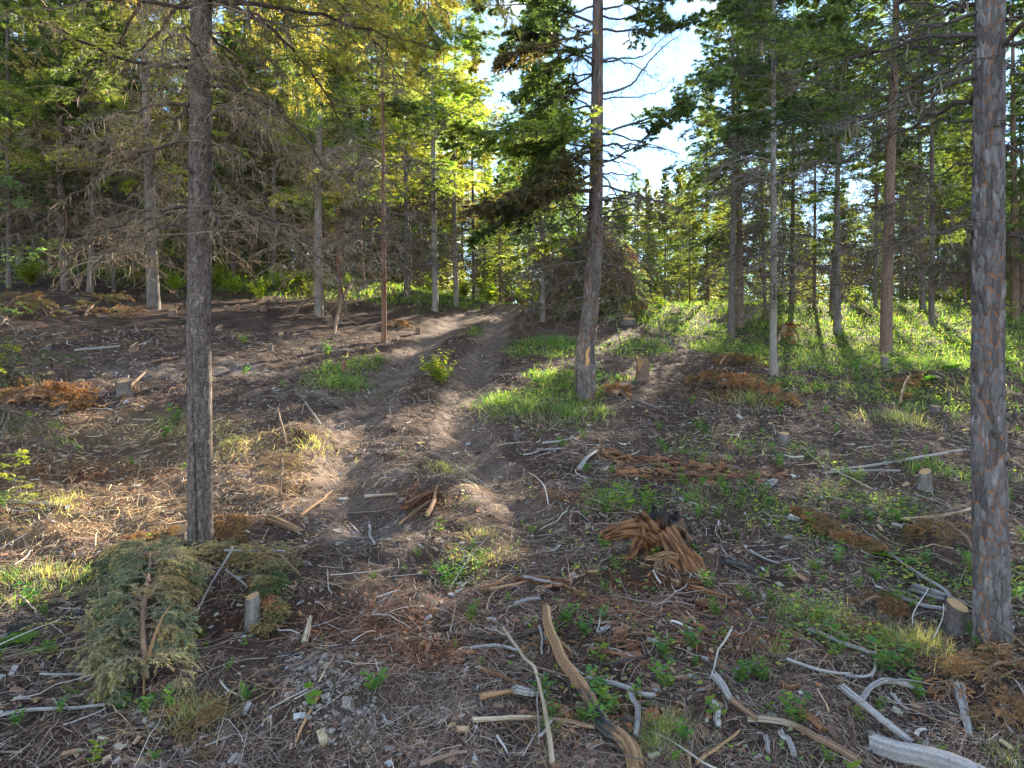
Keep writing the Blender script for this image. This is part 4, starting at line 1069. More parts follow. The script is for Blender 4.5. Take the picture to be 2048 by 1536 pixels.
stick([(962, 1405), (1000, 1400), (1040, 1392)], 13, 6, 'tan', "short split tan log end behind the pale bent stick", lift=.02, seed=15)
stick([(1030, 1395), (1060, 1400), (1090, 1395)], 18, 14, 'grey', "short grey lichen spotted log end behind the pale bent stick", lift=.02, seed=16)
stick([(945, 1452), (1030, 1447), (1110, 1450), (1190, 1465)], 10, 9, 'pale', "broken light stick crossing under the pale bent stick", lift=.015, seed=17, split=(.45, 'brown'))
stick([(1078, 1495), (1095, 1475), (1103, 1460)], 7, 5, 'grey', "small grey stick propped under the pale bent stick", lift=.02, seed=18)
stick([(1430, 1378), (1462, 1415), (1510, 1462)], 15, 9, 'grey', "grey brown stick slanting down at lower right, left one of two", lift=.03, seed=19, split=(.5, 'brown'))
stick([(1495, 1445), (1570, 1465), (1640, 1490), (1720, 1545)], 14, 13, 'pale', "long peeled stick at the bottom right with torn bark", lift=.02, seed=20, split=(.4, 'brown'))
stick([(1682, 1402), (1730, 1440), (1780, 1485), (1822, 1512)], 13, 14, 'grey', "long straight silver stick slanting to the big grey log", lift=.05, seed=21)
stick([(1740, 1500), (1800, 1525), (1880, 1545), (1960, 1575)], 44, 48, 'grey', "big weathered grey log at the bottom right edge of the photo", seed=22, name="grey_log", cat="log", ridge=.10, K=40, jag=.8)
stick([(1722, 1420), (1750, 1385), (1790, 1382), (1845, 1398)], 11, 10, 'grey', "forked silver branch bent over a stick at lower right", lift=.03, seed=23, twigs=2)
stick([(1690, 1362), (1745, 1362), (1752, 1290)], 6, 4, 'grey', "thin grey angled twig among the green leaves at lower right", lift=.02, seed=24)
stick([(1785, 1395), (1800, 1415), (1818, 1432)], 10, 4, 'grey', "short pointed silver splinter right of the forked branch", lift=.01, seed=25)
stick([(1912, 1375), (1925, 1420), (1938, 1475)], 22, 10, 'grey', "ragged grey slab of dead wood below the right near trunk", lift=.01, seed=26, flat=.45, name="deadwood_slab", cat="dead wood", ridge=.3)
stick([(1575, 1335), (1640, 1350), (1700, 1360)], 8, 5, 'grey', "grey twig lying level left of the angled twig", lift=.01, seed=27)
stick([(1620, 1270), (1680, 1300), (1750, 1325)], 9, 7, 'grey', "grey stick sunk in the grass tuft below the stump", lift=.02, seed=28)
stick([(1830, 1188), (1860, 1198), (1890, 1205)], 22, 18, 'grey', "short thick grey log piece left of the cut stump by the right trunk", lift=.01, seed=29, name="log_piece", cat="log", ridge=.12)
stick([(1805, 1200), (1850, 1222), (1895, 1225)], 9, 7, 'grey', "curved grey stick under the short log piece", lift=.01, seed=30)
stick([(1780, 1120), (1840, 1160), (1890, 1195), (1905, 1215)], 6, 8, 'grey', "long grey branch curving down to the stump by the right trunk", lift=.03, seed=31)
stick([(1425, 1420), (1435, 1440), (1432, 1462)], 18, 12, 'grey', "ragged silver chunk of wood at lower right beside the left slanting stick", lift=.01, seed=32, flat=.6, ridge=.3, name="wood_chunk", cat="dead wood")
stick([(1595, 1440), (1620, 1450), (1645, 1475)], 26, 16, 'orange', "curled red brown bark slab under the silver stick", lift=.01, seed=33, flat=.4, ridge=.3, name="bark_slab", cat="bark")
stick([(1560, 1480), (1580, 1500), (1588, 1528)], 12, 11, 'grey', "short curved silver stick at the bottom edge", lift=.02, seed=34)
stick([(1534, 1485), (1536, 1515)], 9, 9, 'grey', "stubby silver stick at the bottom edge, left of the curved one", lift=.01, seed=35)
stick([(1395, 1540), (1430, 1510), (1480, 1480)], 8, 6, 'tan', "thin tan branch rising right from the bottom edge", lift=.02, seed=36)
stick([(1160, 945), (1172, 925), (1192, 902)], 10, 7, 'grey', "flat silver board-like stick on the slope right of the track", lift=.015, seed=37, flat=.5)
stick([(1075, 905), (1100, 903), (1130, 901)], 9, 5, 'grey', "upper of two flat grey slabs beside the right rut", lift=.01, seed=38, flat=.5)
stick([(1085, 890), (1115, 887), (1140, 880)], 9, 5, 'grey', "short grey slab just above its twin beside the right rut", lift=.01, seed=39, flat=.5)
stick([(540, 1045), (565, 1055), (600, 1068)], 16, 10, 'tan', "short split log of tan wood right of the left near trunk", lift=.015, seed=40, name="split_log", cat="log", ridge=.25)
stick([(20, 1275), (110, 1250), (200, 1235), (260, 1215)], 16, 8, 'char', "black charred branch running in behind the fallen spruce top", lift=.01, seed=41, name="charred_branch", cat="branch")
stick([(0, 1442), (60, 1432), (140, 1425), (210, 1420)], 8, 6, 'grey', "long dark grey stick at lower left edge", lift=.01, seed=42)
stick([(80, 1355), (160, 1365), (240, 1352)], 5, 4, 'grey', "thin grey stick left of the fallen spruce top", lift=.01, seed=43)
stick([(0, 1012), (60, 1014), (120, 1016)], 9, 7, 'pale', "straight pale stick in the sunlit straw at the left edge", lift=.01, seed=44)
stick([(395, 1225), (430, 1190), (465, 1143)], 4, 5, 'grey', "bare grey stem propped up right of the fallen spruce top", lifts=[.02, .08, .16], seed=45, wig=.003)
stick([(450, 1142), (510, 1142), (570, 1145)], 5, 5, 'grey', "straight grey stem lying over the brown bough by the left trunk", lift=.13, seed=46, wig=.003)
stick([(452, 1163), (475, 1180), (495, 1200)], 4, 4, 'grey', "short grey twig right of the propped stem", lift=.07, seed=47)
stick([(730, 1000), (760, 995), (790, 993)], 8, 4, 'pale', "pale root end lying across the light dirt", lift=.015, seed=48)
stick([(738, 1050), (742, 1080), (748, 1095)], 7, 4, 'grey', "small grey root bending down the light dirt", lift=.01, seed=49)
stick([(600, 1035), (640, 1005), (665, 985)], 8, 4, 'tan', "splintered tan stick right of the left near trunk", lift=.01, seed=50)
stick([(815, 1025), (845, 1000), (875, 990)], 20, 10, 'orange', "torn heap of rusty wood strips in the middle of the track", lift=.02, seed=51, flat=.6, ridge=.35, name="rotten_wood", cat="dead wood")
stick([(800, 1060), (835, 1030), (860, 1010)], 8, 4, 'tan', "light splinter leaning on the rusty wood strips", lift=.03, seed=52)
stick([(855, 1040), (868, 1010), (872, 985)], 9, 5, 'tan', "second splinter standing in the rusty wood strips", lift=.03, seed=53)
def rot_streak(pts, w, n, label, seed):
    """row of crumbled rotten wood lying along a line"""
    rng = np.random.default_rng(seed); W = np.array([unproj(*q) for q in pts]); o0 = W[0].copy(); P = resample(W, 60); d = W[:, 1].mean()
    i = rng.integers(0, 59, n); T = unit(P[i + 1] - P[i]); x = P[i, 0] + rng.normal(size=n) * .03; y = P[i, 1] + rng.normal(size=n) * px_m(w, d) * 1.3
    h = px_m(w, d) * .5 * np.exp(-((y - P[i, 1]) / (px_m(w, d) * 1.2)) ** 2)
    C = np.stack([x, y, G(x, y) + h * rng.random(n) + .006], 1); A = unit(T + rng.normal(size=T.shape) * [.35, .35, .2]); Nn = unit(np.cross(A, np.cross([0, 0, 1.], A)) + rng.normal(size=T.shape) * .3); B = unit(np.cross(Nn, A)); Nn = np.cross(A, B)
    lx = rng.lognormal(math.log(.022), .6, n).clip(.006, .09) * d / 6; mb = MB(); mb.chips(C - o0, A, B, Nn, lx, lx * rng.uniform(.12, .4, n) , lx * rng.uniform(.06, .2, n), np.array([.20, .10, .055]) * rng.uniform(.35, 1.35, (n, 1)), rng)
    return link("rotten_wood", mb.mesh("rotten_wood", M_wood), None, label, kind='stuff', loc=o0)
rot_streak([(1205, 903), (1260, 918), (1320, 925), (1400, 938), (1450, 942)], 16, 420, "upper streak of crumbled orange rotten wood on the right slope", 54)
rot_streak([(1240, 948), (1330, 950), (1440, 957), (1570, 955)], 12, 380, "lower longer streak of crumbled orange rotten wood", 55)
rot_streak([(960, 1185), (1040, 1170), (1120, 1180), (1170, 1200)], 22, 160, "loose rotten chunks forming a low mound in the front middle", 56)
rot_streak([(1060, 1290), (1200, 1300), (1290, 1290)], 26, 200, "broken bark and wood chunks behind the crooked peeled branch", 57)
stick([(1660, 945), (1750, 938), (1840, 925), (1930, 905)], 4, 6, 'grey', "long thin branch lying across the right slope left of the big trunk", lift=.02, seed=56, twigs=5)
stick([(1650, 952), (1720, 945), (1800, 948)], 4, 5, 'grey', "shorter thin branch lying under the long one on the right slope", lift=.01, seed=57)
stick([(1800, 1045), (1870, 1046), (1942, 1025)], 6, 6, 'pale', "pale branch reaching the right trunk from the left", lift=.02, seed=58)
stick([(1540, 975), (1550, 965)], 18, 12, 'grey', "whitish splinter on the slope right of the rotten streaks", lift=.01, seed=59, flat=.5, name="wood_chunk", cat="dead wood")
stick([(1578, 1042), (1590, 1048), (1600, 1050)], 14, 12, 'grey', "grey block of wood at the top of the long rusty bough", lift=.02, seed=60, flat=.8, name="wood_chunk", cat="dead wood")
stick([(1500, 1105), (1530, 1125), (1560, 1130)], 7, 4, 'grey', "thin grey splinter on bare soil right of the rotten stump", lift=.01, seed=61)
stick([(1445, 1130), (1490, 1140), (1510, 1150)], 14, 6, 'char', "black charred stick right of the rotten stump", lift=.01, seed=62)
stick([(970, 1185), (1030, 1175), (1060, 1165)], 14, 8, 'tan', "tan slab on the low mound in the front middle", lift=.01, seed=63, flat=.5, name="bark_slab", cat="bark")
stick([(1050, 1165), (1090, 1170), (1120, 1180)], 12, 7, 'grey', "grey slab on the low mound right of the tan one", lift=.02, seed=64, flat=.5, name="bark_slab", cat="bark")
stick([(1030, 1215), (1060, 1205), (1080, 1203)], 9, 7, 'grey', "short grey stick in front of the low mound", lift=.01, seed=65)
stick([(668, 672), (685, 645), (706, 602)], 5, 8, 'brown', "snapped leaning stem left of the thin reddish trunk", lifts=[0, .35, .75], seed=66, name="leaning_stem", cat="branch", wig=.01)
stick([(245, 795), (262, 778), (288, 762)], 7, 5, 'brown', "broken root stub leaning out of a stump at left", lifts=[0, .05, .12], seed=67)
stick([(150, 705), (200, 703), (240, 695)], 5, 4, 'grey', "long grey stick on the dark soil at left", lift=.02, seed=68)
stick([(300, 728), (330, 727), (355, 717)], 5, 4, 'brown', "bent brown stick beside the left near trunk far up", lift=.02, seed=69)
stick([(575, 895), (565, 870), (555, 850)], 4, 3, 'brown', "thin reddish stem sticking up left of the grassy clod", lifts=[0, .1, .2], seed=70)
stick([(640, 850), (625, 835), (610, 825)], 4, 3, 'pale', "thin pale stem poking up over the grassy clod", lifts=[0, .06, .12], seed=71)
stick([(640, 1400), (610, 1460), (590, 1490)], 8, 5, 'tan', "tan splinter left of the pale clods", lift=.01, seed=72)
stick([(540, 1430), (580, 1405), (620, 1390)], 4, 4, 'grey', "thin grey stick left of the pale clods", lift=.01, seed=73)
stick([(540, 1315), (580, 1312), (620, 1300)], 5, 4, 'dark', "dark twig above the pale clods", lift=.01, seed=74)
stick([(610, 1290), (617, 1265), (622, 1258)], 11, 7, 'pale', "short pale ragged root standing above the pale clods", lifts=[0, .03, .06], seed=75, ridge=.3)

def stump(px, py, w, h, label, bark='grey', tilt=(0, 0), seed=0, jag=0.0, name="cut_stump", cut=True, flare=.3):
    p = unproj(px, py); d = p[1]; r = px_m(w, d) / 2; H = px_m(h, d)
    root = empty(name, p, label, "stump")
    K = 14; sides = 22; mb = MB()
    z = np.linspace(-.08, H, K); a = np.arange(sides) * 2 * np.pi / sides; A, Z = np.meshgrid(a, z)
    n = fbm(np.cos(A) * 3, np.sin(A) * 3, Z * 9, seed=seed, oct=3)
    R = r * (1 + flare * np.exp(-np.clip(Z, 0, 9) / (H * .3)) * (1 + .4 * np.cos(3 * A + seed)) + .10 * n)
    tz = np.clip(Z / H, 0, 1)
    Zt = Z + (tz ** 3) * (jag * H * vnoise(np.cos(A) * 3, np.sin(A) * 3, seed=seed + 3) + tilt[0] * R * np.cos(A) + tilt[1] * R * np.sin(A))
    V = np.stack([R * np.cos(A) + .0 * Z, R * np.sin(A), Zt], -1)
    c1, c2 = [np.array(c) for c in BARKC[bark]]; w_ = np.clip(.5 + .8 * n, 0, 1)[..., None]
    mb.grid(V, c1 * (1 - w_) + c2 * w_, True)
    link("stump_side", mb.mesh("stump_side", M_bark, True), root)
    rim = V[-1] - np.array([0, 0, .002]); c = rim.mean(0); mb = MB()
    rings = np.stack([c + (rim - c) * s for s in (0.02, .35, .7, .93, .97)]) - c
    rings[-1, :, 2] -= .001
    if jag: rings[:-1, :, 2] += H * .5 * jag * vnoise(rings[:-1, :, 0] * 60, rings[:-1, :, 1] * 60, seed=seed)
    mb.grid(rings, np.array([.5, .33, .18]) * np.ones(rings.shape), True)
    link("cut_face", mb.mesh("cut_face", M_cut, True), root, loc=c)
    return root
for k, s_ in enumerate([
    (1568, 888, 20, 22, "low cut stump with a bright pale face, alone on the bare right slope", 'grey', (0, .25)),
    (1850, 978, 22, 34, "leaning cut stump in the leaves left of the big right trunk", 'grey', (.4, .3)),
    (1915, 1262, 38, 52, "cut stump with a bright ringed face touching the big right trunk", 'dark', (-.2, .45)),
    (357, 1082, 32, 22, "cut stump just behind the foot of the big left trunk", 'grey', (-.2, .5)),
    (505, 1255, 26, 62, "tall narrow cut stump right of the fallen spruce top", 'pale', (.3, .3)),
    (268, 703, 15, 14, "round cut stump face in the dark soil between trunk and left edge", 'brown', (.5, .6)),
    (97, 765, 20, 18, "pair of cut stumps at left, the broader one with a hollow face", 'brown', (0, .5)),
    (160, 780, 15, 20, "small cut stump right of the hollow one at left", 'brown', (0, .4)),
    (248, 790, 24, 28, "split stump with a root stub at left, above the dry straw", 'grey', (0, .3)),
    (40, 757, 16, 22, "dark stump near the left edge above the orange bough", 'dark', (0, .3)),
    (345, 633, 16, 14, "cut stump right of the peeling grey trunk", 'brown', (0, .4)),
    (103, 633, 8, 8, "small bright cut face far up at left", 'brown', (0, .9)),
    (135, 625, 14, 14, "dull stump right of the small bright cut face", 'dark', (0, .3)),
    (438, 662, 14, 9, "bright low cut stump just right of the big left trunk", 'brown', (.3, .6)),
    (527, 622, 12, 10, "dull brown stump in the cleared soil before the brown trunks", 'brown', (0, .3)),
    (475, 622, 8, 12, "narrow bright splintered stump before the undergrowth", 'red', (0, .6)),
    (562, 673, 10, 6, "low bright stump on the cleared soil, middle of three", 'brown', (0, .7)),
    (590, 675, 8, 7, "low bright stump on the cleared soil, right of the middle one", 'brown', (0, .6)),
    (540, 702, 10, 14, "little upright stump with a round top on the left slope", 'dark', (0, .4)),
    (658, 640, 13, 8, "low brown stump at the foot of the twiggy pale trunk", 'brown', (0, .4)),
    (687, 743, 9, 18, "narrow bright stump in the green weeds left of the left rut", 'red', (0, .3)),
    (836, 667, 9, 12, "small stump left of the track above the yellow shrub", 'brown', (0, .4)),
    (1033, 880, 10, 26, "narrow dark stump beside the right rut", 'dark', (0, .3)),
    (1770, 738, 14, 24, "grey stump in the grass at the foot of the stout brown trunk", 'grey', (0, .4)),
    (1258, 648, 26, 10, "wide low stump in front of the brush pile", 'dark', (0, .3)),
    (1870, 822, 18, 10, "dark low stump in the grass left of the big right trunk", 'dark', (0, .2)),
    (97, 700, 10, 8, "dim stump by the grey stick at left", 'dark', (0, .3)),
]):
    stump(*s_[:5], bark=s_[5], tilt=s_[6], seed=k * 3)
stump(1285, 760, 24, 30, "ragged broken stump in the grass right of the leaning trunk", 'brown', (0, 0), 91, jag=.7, name="broken_stump")

def rotten_stump():
    p = unproj(1312, 1120); d = p[1]; m = lambda px: px / F * d
    root = empty("rotten_stump", p, "torn rotten stump of rusty red wood with charred tips on the right slope", "stump")
    rng = np.random.default_rng(8)
    def shell(pts, w0, w1, c='orange', nm="splinter", thick=.30, seed=0, K=34, sides=60, split=None, fray=1.0):
        """slab of rotten wood: fibres run along it, its ends are frayed and its sides eaten away"""
        P = resample(np.array([[m(x - 1312), y, m(1120 - z)] for x, y, z in pts]), K)
        T = unit(np.gradient(P, axis=0)); ref = np.array([0, -1., 0]); B = unit(np.cross(T, ref)); A = unit(np.cross(B, T))
        t = np.linspace(0, 1, K); a = np.arange(sides) * 2 * np.pi / sides; AA, TT = np.meshgrid(a, t)
        r = (m(w0) / 2 * (1 - TT) + m(w1) / 2 * TT)
        fib = vnoise(np.cos(AA) * 6, np.sin(AA) * 6, TT * 2.2, seed=seed); fib2 = vnoise(np.cos(AA) * 22, np.sin(AA) * 22, TT * 4.5, seed=seed + 1); big = fbm(np.cos(AA) * 1.4, np.sin(AA) * 1.4, TT * 3.0, seed=seed + 2, oct=3)
        RR = r * (1 + .30 * fib + .20 * fib2 + .5 * big)
        V = P[:, None] + RR[..., None] * (np.cos(AA)[..., None] * B[:, None] + thick * np.sin(AA)[..., None] * A[:, None])
        V += (A[:, None] * (m(w0) * .16 * vnoise(np.cos(AA) * 2, np.sin(AA) * 2, TT * 5, seed=seed + 4))[..., None])
        e = .35 * m(w0) * fray * (_h(np.floor(a * 6), a * 0, a * 0, seed) - .3)
        V[-1] += T[-1] * e[:, None]; V[-2] += T[-1] * e[:, None] * .6; V[0] -= T[0] * e[::-1][:, None] * .5
        c1, c2 = [np.array(q) for q in WOODC[c]]; w = np.clip(.42 + .8 * fib + .9 * fib2, 0, 1)[..., None]; C = c1 * .45 * (1 - w) + c2 * w  # crevices between fibres coloured darker, painting in their shade
        C = C * (1 + .3 * big[..., None])
        if split: k = sstep(split - .08, split + .08, TT + .1 * big)[..., None]; C = C * (1 - k) + k * np.array([.035, .033, .034])
        mb = MB(); b = mb.n; mb.grid(V, C, True)
        for k_ in (0, K - 1):
            cb = mb._add((V[k_].mean(0) - (T[k_] if k_ else -T[0]) * m(w0) * .15)[None], np.array([[.07, .035, .02]])); ring = b + k_ * sides + np.arange(sides); mb.t.append(np.stack([ring, np.roll(ring, -1), np.full(sides, cb)], 1))
        link(nm, mb.mesh(nm, M_wood, True), root)
    shell([(1335, .10, 1140), (1322, .08, 1100), (1318, .06, 1065), (1322, .05, 1026)], 62, 26, split=.82, seed=1)
    shell([(1372, .14, 1150), (1372, .14, 1110), (1358, .12, 1075), (1345, .1, 1048)], 60, 34, seed=2, c='brown', split=.85)
    shell([(1300, .02, 1078), (1292, -.01, 1058), (1280, .0, 1036)], 50, 22, seed=3)
    shell([(1312, .02, 1072), (1270, .0, 1060), (1228, .0, 1066), (1206, 0, 1074)], 40, 16, seed=4, thick=.5)
    shell([(1292, .02, 1066), (1272, -.03, 1090), (1252, -.05, 1116)], 26, 8, seed=5)
    shell([(1328, -.02, 1062), (1345, -.07, 1090), (1362, -.11, 1120), (1372, -.14, 1152)], 30, 56, seed=6, thick=.4, c='orange')
    shell([(1352, -.09, 1110), (1325, -.13, 1102), (1300, -.14, 1106), (1282, -.14, 1110)], 16, 5, seed=7, c='tan', thick=.6)
    shell([(1300, .09, 1125), (1300, .09, 1085), (1306, .09, 1056)], 60, 34, seed=9, c='brown')
    shell([(1325, -.10, 1152), (1320, -.09, 1132), (1322, -.07, 1112)], 46, 30, seed=10, c='brown', thick=.6)
    shell([(1390, .0, 1150), (1398, .02, 1120), (1390, .05, 1090)], 20, 8, seed=11, c='char')
    for k in range(30):
        a = rng.uniform(-2.8, .5); rr = rng.uniform(.6, 1.5); x = 1325 + 70 * rr * math.cos(a); y = -.12 + rng.uniform(-.16, .14)
        shell([(x, y, 1150), (x + rng.uniform(-12, 12), y - .02, 1143), (x + rng.uniform(-24, 24), y - .03, 1140 + rng.uniform(-6, 8))], rng.uniform(6, 20), 5, seed=20 + k, K=9, sides=12, c=['orange', 'brown', 'orange', 'dark'][k % 4], thick=.4)
rotten_stump()
for k, (pts, w0, w1, lb) in enumerate([
    ([(1385, 1185), (1420, 1190), (1460, 1205)], 22, 12, "flaking rusty wood crust below the rotten stump, upper one"),
    ([(1400, 1215), (1430, 1208), (1480, 1222)], 20, 12, "flaking rusty wood crust below the rotten stump, lower one"),
    ([(1385, 1255), (1405, 1262), (1432, 1275)], 18, 10, "curled rusty bark flake left of the leafy sprouts"),
    ([(1560, 1375), (1580, 1385), (1600, 1372)], 20, 10, "loose chunk of orange rotten wood above the curled bark slab")]):
    stick(pts, w0, w1, 'orange', lb, seed=200 + k, flat=.5, ridge=.45, name="rotten_wood", cat="dead wood")

# ------------------------------------------------------------------ fallen boughs
BLUEG = ((.16, .20, .135), (.20, .225, .15), (.26, .24, .16), (.13, .165, .105)); BRN = ((.20, .13, .065), (.17, .12, .06), (.24, .15, .08)); ORG = ((.26, .14, .07), (.21, .12, .06), (.30, .18, .095))
OLV = ((.24, .21, .11), (.19, .19, .095), (.28, .22, .12))
def bough(name, label, spine, half, height, cols, n=14, seed=0, per=12, nl=.022, nw=.0055, cat="bough", stem=None, fan=1.2, nside=16, dry=True, stemw=6, sub=2, both=True, stemc='brown', hang=.16):
    rng = np.random.default_rng(seed)
    W = np.array([unproj(*q) for q in spine]); d = W[:, 1].mean(); o0 = W[0].copy()
    P = resample(W, 14); P[:, 2] = G(P[:, 0], P[:, 1]) + height * np.sin(np.linspace(.25, math.pi * .95, 14))
    Lsp = np.linalg.norm(np.diff(P, axis=0), axis=1).sum()
    mb = MB(); f = MB()
    ridged(mb, P - o0, np.linspace(px_m(stemw, d) / 2, px_m(stemw, d) / 6, 14), stemc, seed, 8)
    h = px_m(half, d)
    t = rng.uniform(.05, 1, n); b, T = along(P[None], np.zeros(n, int), t)
    T[:, 2] = 0; T = unit(T); S = np.cross(T, [0, 0, 1.]) * rng.choice([-1., 1.], n)[:, None]
    ang = rng.uniform(.35, 1.35, n) * fan / 1.2
    D = T * np.cos(ang)[:, None] + S * np.sin(ang)[:, None]; D[:, 2] += .75 * rng.uniform(0, 1, n)
    L = h * rng.uniform(.6, 1.25, n); C = curves(rng, b, D, L, 8, hang, .06)
    g = G(C[..., 0].ravel(), C[..., 1].ravel()).reshape(C.shape[:2]); C[..., 2] = np.maximum(C[..., 2], g + .012)
    C = np.concatenate([C, P[None][:, np.linspace(0, 13, 8).astype(int)]]); L = np.concatenate([L, [Lsp]])
    mb.tubes(C - o0, .006 * (.4 + L[:, None]) * np.linspace(1, .3, 8)[None], np.tile(np.array([[.16, .11, .08]]), (len(C), 1)), 4)
    spray(mb, f, rng, C - o0, L, nside, .42, nl, nw, per, cols, sub=sub, wr=.0025, droop=hang * .9, t0=.08, woodc=(.2, .13, .08))
    root = link(name, mb.mesh(name, M_twig), None, label, cat, loc=o0)
    link("needles", f.mesh("needles", M_dry if dry else M_needleH), root)
    return root

b1 = bough("fallen_spruce_top", "fallen blue green spruce top with broken pale stem, before the left near trunk", [(292, 1392), (285, 1340), (300, 1260), (300, 1180), (315, 1110)], 98, .34, BLUEG + BLUEG + OLV, n=96, seed=1, per=26, nl=.020, nw=.0045, nside=22, dry=True, stemw=9, sub=2, fan=2.0, stemc='brown', hang=.34)
mb = MB(); P = resample(np.array([at(289, 1405, 3.32), at(288, 1370, 3.34), at(291, 1330, 3.38)]), 10)
P0_ = np.array(b1.location); ridged(mb, P - P0_, np.array([.003, .008, .012, .014, .015, .015, .014, .014, .013, .011]) * .65, 'tan', 3, 12, .3, .5, 2)
link("broken_end", mb.mesh("broken_end", M_wood, True), b1, label="pale splintered end of the stem")
mb = MB(); P = resample(np.array([at(288, 1345, 3.38), at(305, 1285, 3.30), at(325, 1235, 3.28), at(350, 1200, 3.30)]), 14)
ridged(mb, P - P0_, np.linspace(.010, .003, 14), 'tan', 5, 10, .2)
link("peeled_shoot", mb.mesh("peeled_shoot", M_wood, True), b1, label="bare peeled side shoot standing up")
bough("fallen_bough", "olive brown spruce bough lying right of the foot of the left near trunk", [(600, 1160), (540, 1140), (450, 1130), (350, 1130)], 50, .13, OLV, n=34, seed=2, nl=.018, nw=.004, nside=20, stemw=5)
bough("fallen_bough", "rusty brown clump of spruce twigs behind the foot of the left near trunk", [(425, 1098), (450, 1075), (485, 1085)], 42, .14, BRN, n=18, seed=3, nl=.018, nw=.004)
bough("fallen_bough", "small reddish bough left of the foot of the left near trunk", [(350, 1110), (320, 1095), (285, 1085)], 34, .06, ORG[:1] + BRN, n=12, seed=4)
bough("fallen_bough", "green and rust bough hanging over the right side of the tall narrow stump", [(525, 1185), (540, 1215), (535, 1265)], 26, .16, OLV + ORG[:1] + MG[:1], n=16, seed=5)
bough("dry_bough", "orange dry fir bough at the left edge of the clearing", [(10, 815), (60, 800), (110, 800), (150, 815)], 62, .18, ORG + BRN[:1], n=24, seed=6, nl=.035, nw=.008, nside=14)
bough("dry_bough", "orange dry fir tips lying above the straw, right of the larger orange bough", [(190, 790), (165, 800), (150, 820)], 34, .10, ORG, n=10, seed=7, nl=.03, nw=.008, nside=12)
bough("fallen_bough", "grey green fir bough at the left edge above the orange one", [(-30, 790), (10, 775), (60, 775)], 50, .22, BLUEG, n=20, seed=8, nl=.035, nw=.008, dry=False, nside=14)
bough("dry_bough", "long rusty caterpillar shaped bough on the right slope", [(1600, 1020), (1630, 1050), (1670, 1080), (1735, 1100)], 24, .07, BRN + ORG[:1], n=40, seed=9, nl=.016, nw=.004, nside=20, fan=1.0)
bough("dry_bough", "airy brown bough left of the big right trunk", [(1945, 1110), (1900, 1090), (1840, 1080)], 42, .16, BRN, n=16, seed=10, nl=.014, nw=.0028, nside=12, per=20)
bough("dry_bough", "large airy orange brown bough at the right edge below the big trunk", [(2060, 1340), (1990, 1370), (1900, 1370)], 74, .10, ORG + BRN, n=13, seed=11, nl=.013, nw=.003, nside=11, per=20)
bough("dry_bough", "pinkish dry bough in the bottom right corner", [(2070, 1440), (2030, 1440), (1985, 1455)], 44, .08, ORG[2:] + BRN[2:], n=9, seed=12, nl=.012, nw=.003, nside=16)
bough("dry_bough", "rust bough lying behind the right foot of the big right trunk", [(1960, 1320), (2000, 1315), (2040, 1300)], 34, .06, BRN + ORG, n=8, seed=13, nl=.013, nw=.003)
bough("dry_bough", "small rusty bough left of the cut stump by the big right trunk", [(1720, 1218), (1760, 1210), (1800, 1230)], 20, .05, ORG[:2] + BRN, n=14, seed=14, nl=.013, nw=.003)
bough("dry_bough", "brown bough tip in the grass tuft at lower right", [(1700, 1265), (1730, 1262), (1765, 1275)], 22, .04, BRN, n=12, seed=15, nl=.013, nw=.003)
bough("dry_bough", "heap of orange brown boughs in the grass on the middle right slope", [(1390, 765), (1440, 775), (1500, 790), (1570, 808)], 40, .22, ORG[:2] + BRN, n=30, seed=16, nl=.04, nw=.009, nside=12)
bough("dry_bough", "rusty dry bough in the green left of the pale slim trunk", [(1440, 735), (1470, 730), (1520, 735)], 30, .2, ORG[:2] + BRN, n=14, seed=17, nl=.04, nw=.01, nside=10)
bough("dry_bough", "bright orange dead twigs behind the pale slim trunk", [(1555, 690), (1575, 670), (1600, 690)], 24, .3, ORG, n=12, seed=18, nl=.05, nw=.012, nside=8)
bough("dry_bough", "orange brown dead fir tip in the grass right of the pale slim trunk", [(1800, 815), (1815, 790), (1825, 770)], 26, .25, BRN + ORG[:1], n=12, seed=19, nl=.04, nw=.01, nside=8)
bough("dry_bough", "small orange cross shaped twig cluster at lower left", [(385, 1400), (395, 1440), (390, 1500)], 45, .03, ORG + BRN, n=9, seed=20, nl=.010, nw=.003, nside=16)
bough("dry_bough", "grey tan dead bush right of the left near trunk", [(560, 1000), (565, 970), (560, 930)], 44, .2, ((.20, .16, .11), (.17, .14, .10)), n=20, seed=21, nl=.02, nw=.003, nside=12, per=12)
bough("dry_bough", "yellowish low dead bush in the dark soil at upper left", [(170, 640), (215, 620), (265, 635)], 40, .3, OLV + BRN, n=22, seed=22, nl=.05, nw=.01, nside=10)
bough("dry_bough", "orange tuft of dry twigs right of the foot of the leaning trunk", [(1205, 792), (1225, 785), (1250, 795)], 20, .12, ORG, n=12, seed=23, nl=.03, nw=.008, nside=10)
bough("dry_bough", "tan tuft of dry twigs on the soil right of the thin reddish trunk", [(785, 655), (800, 652), (815, 660)], 18, .12, ORG[2:] + BRN, n=10, seed=24, nl=.04, nw=.01, nside=8)
bough("dry_bough", "dull brown bough in the dark soil at the far left edge", [(0, 640), (50, 625), (95, 640)], 45, .35, OLV + BRN, n=22, seed=25, nl=.05, nw=.011, nside=10)
bough("dry_bough", "reddish twigs at the far end of the track", [(1010, 598), (1025, 600), (1040, 605)], 18, .3, ORG, n=10, seed=26, nl=.07, nw=.02, nside=8)
bough("dry_bough", "low dead branches tangled round the foot of the twiggy pale trunk", [(590, 640), (630, 625), (690, 640)], 44, .45, ((.16, .13, .11), (.13, .11, .09)), n=26, seed=27, nl=.04, nw=.006, nside=8, per=6)

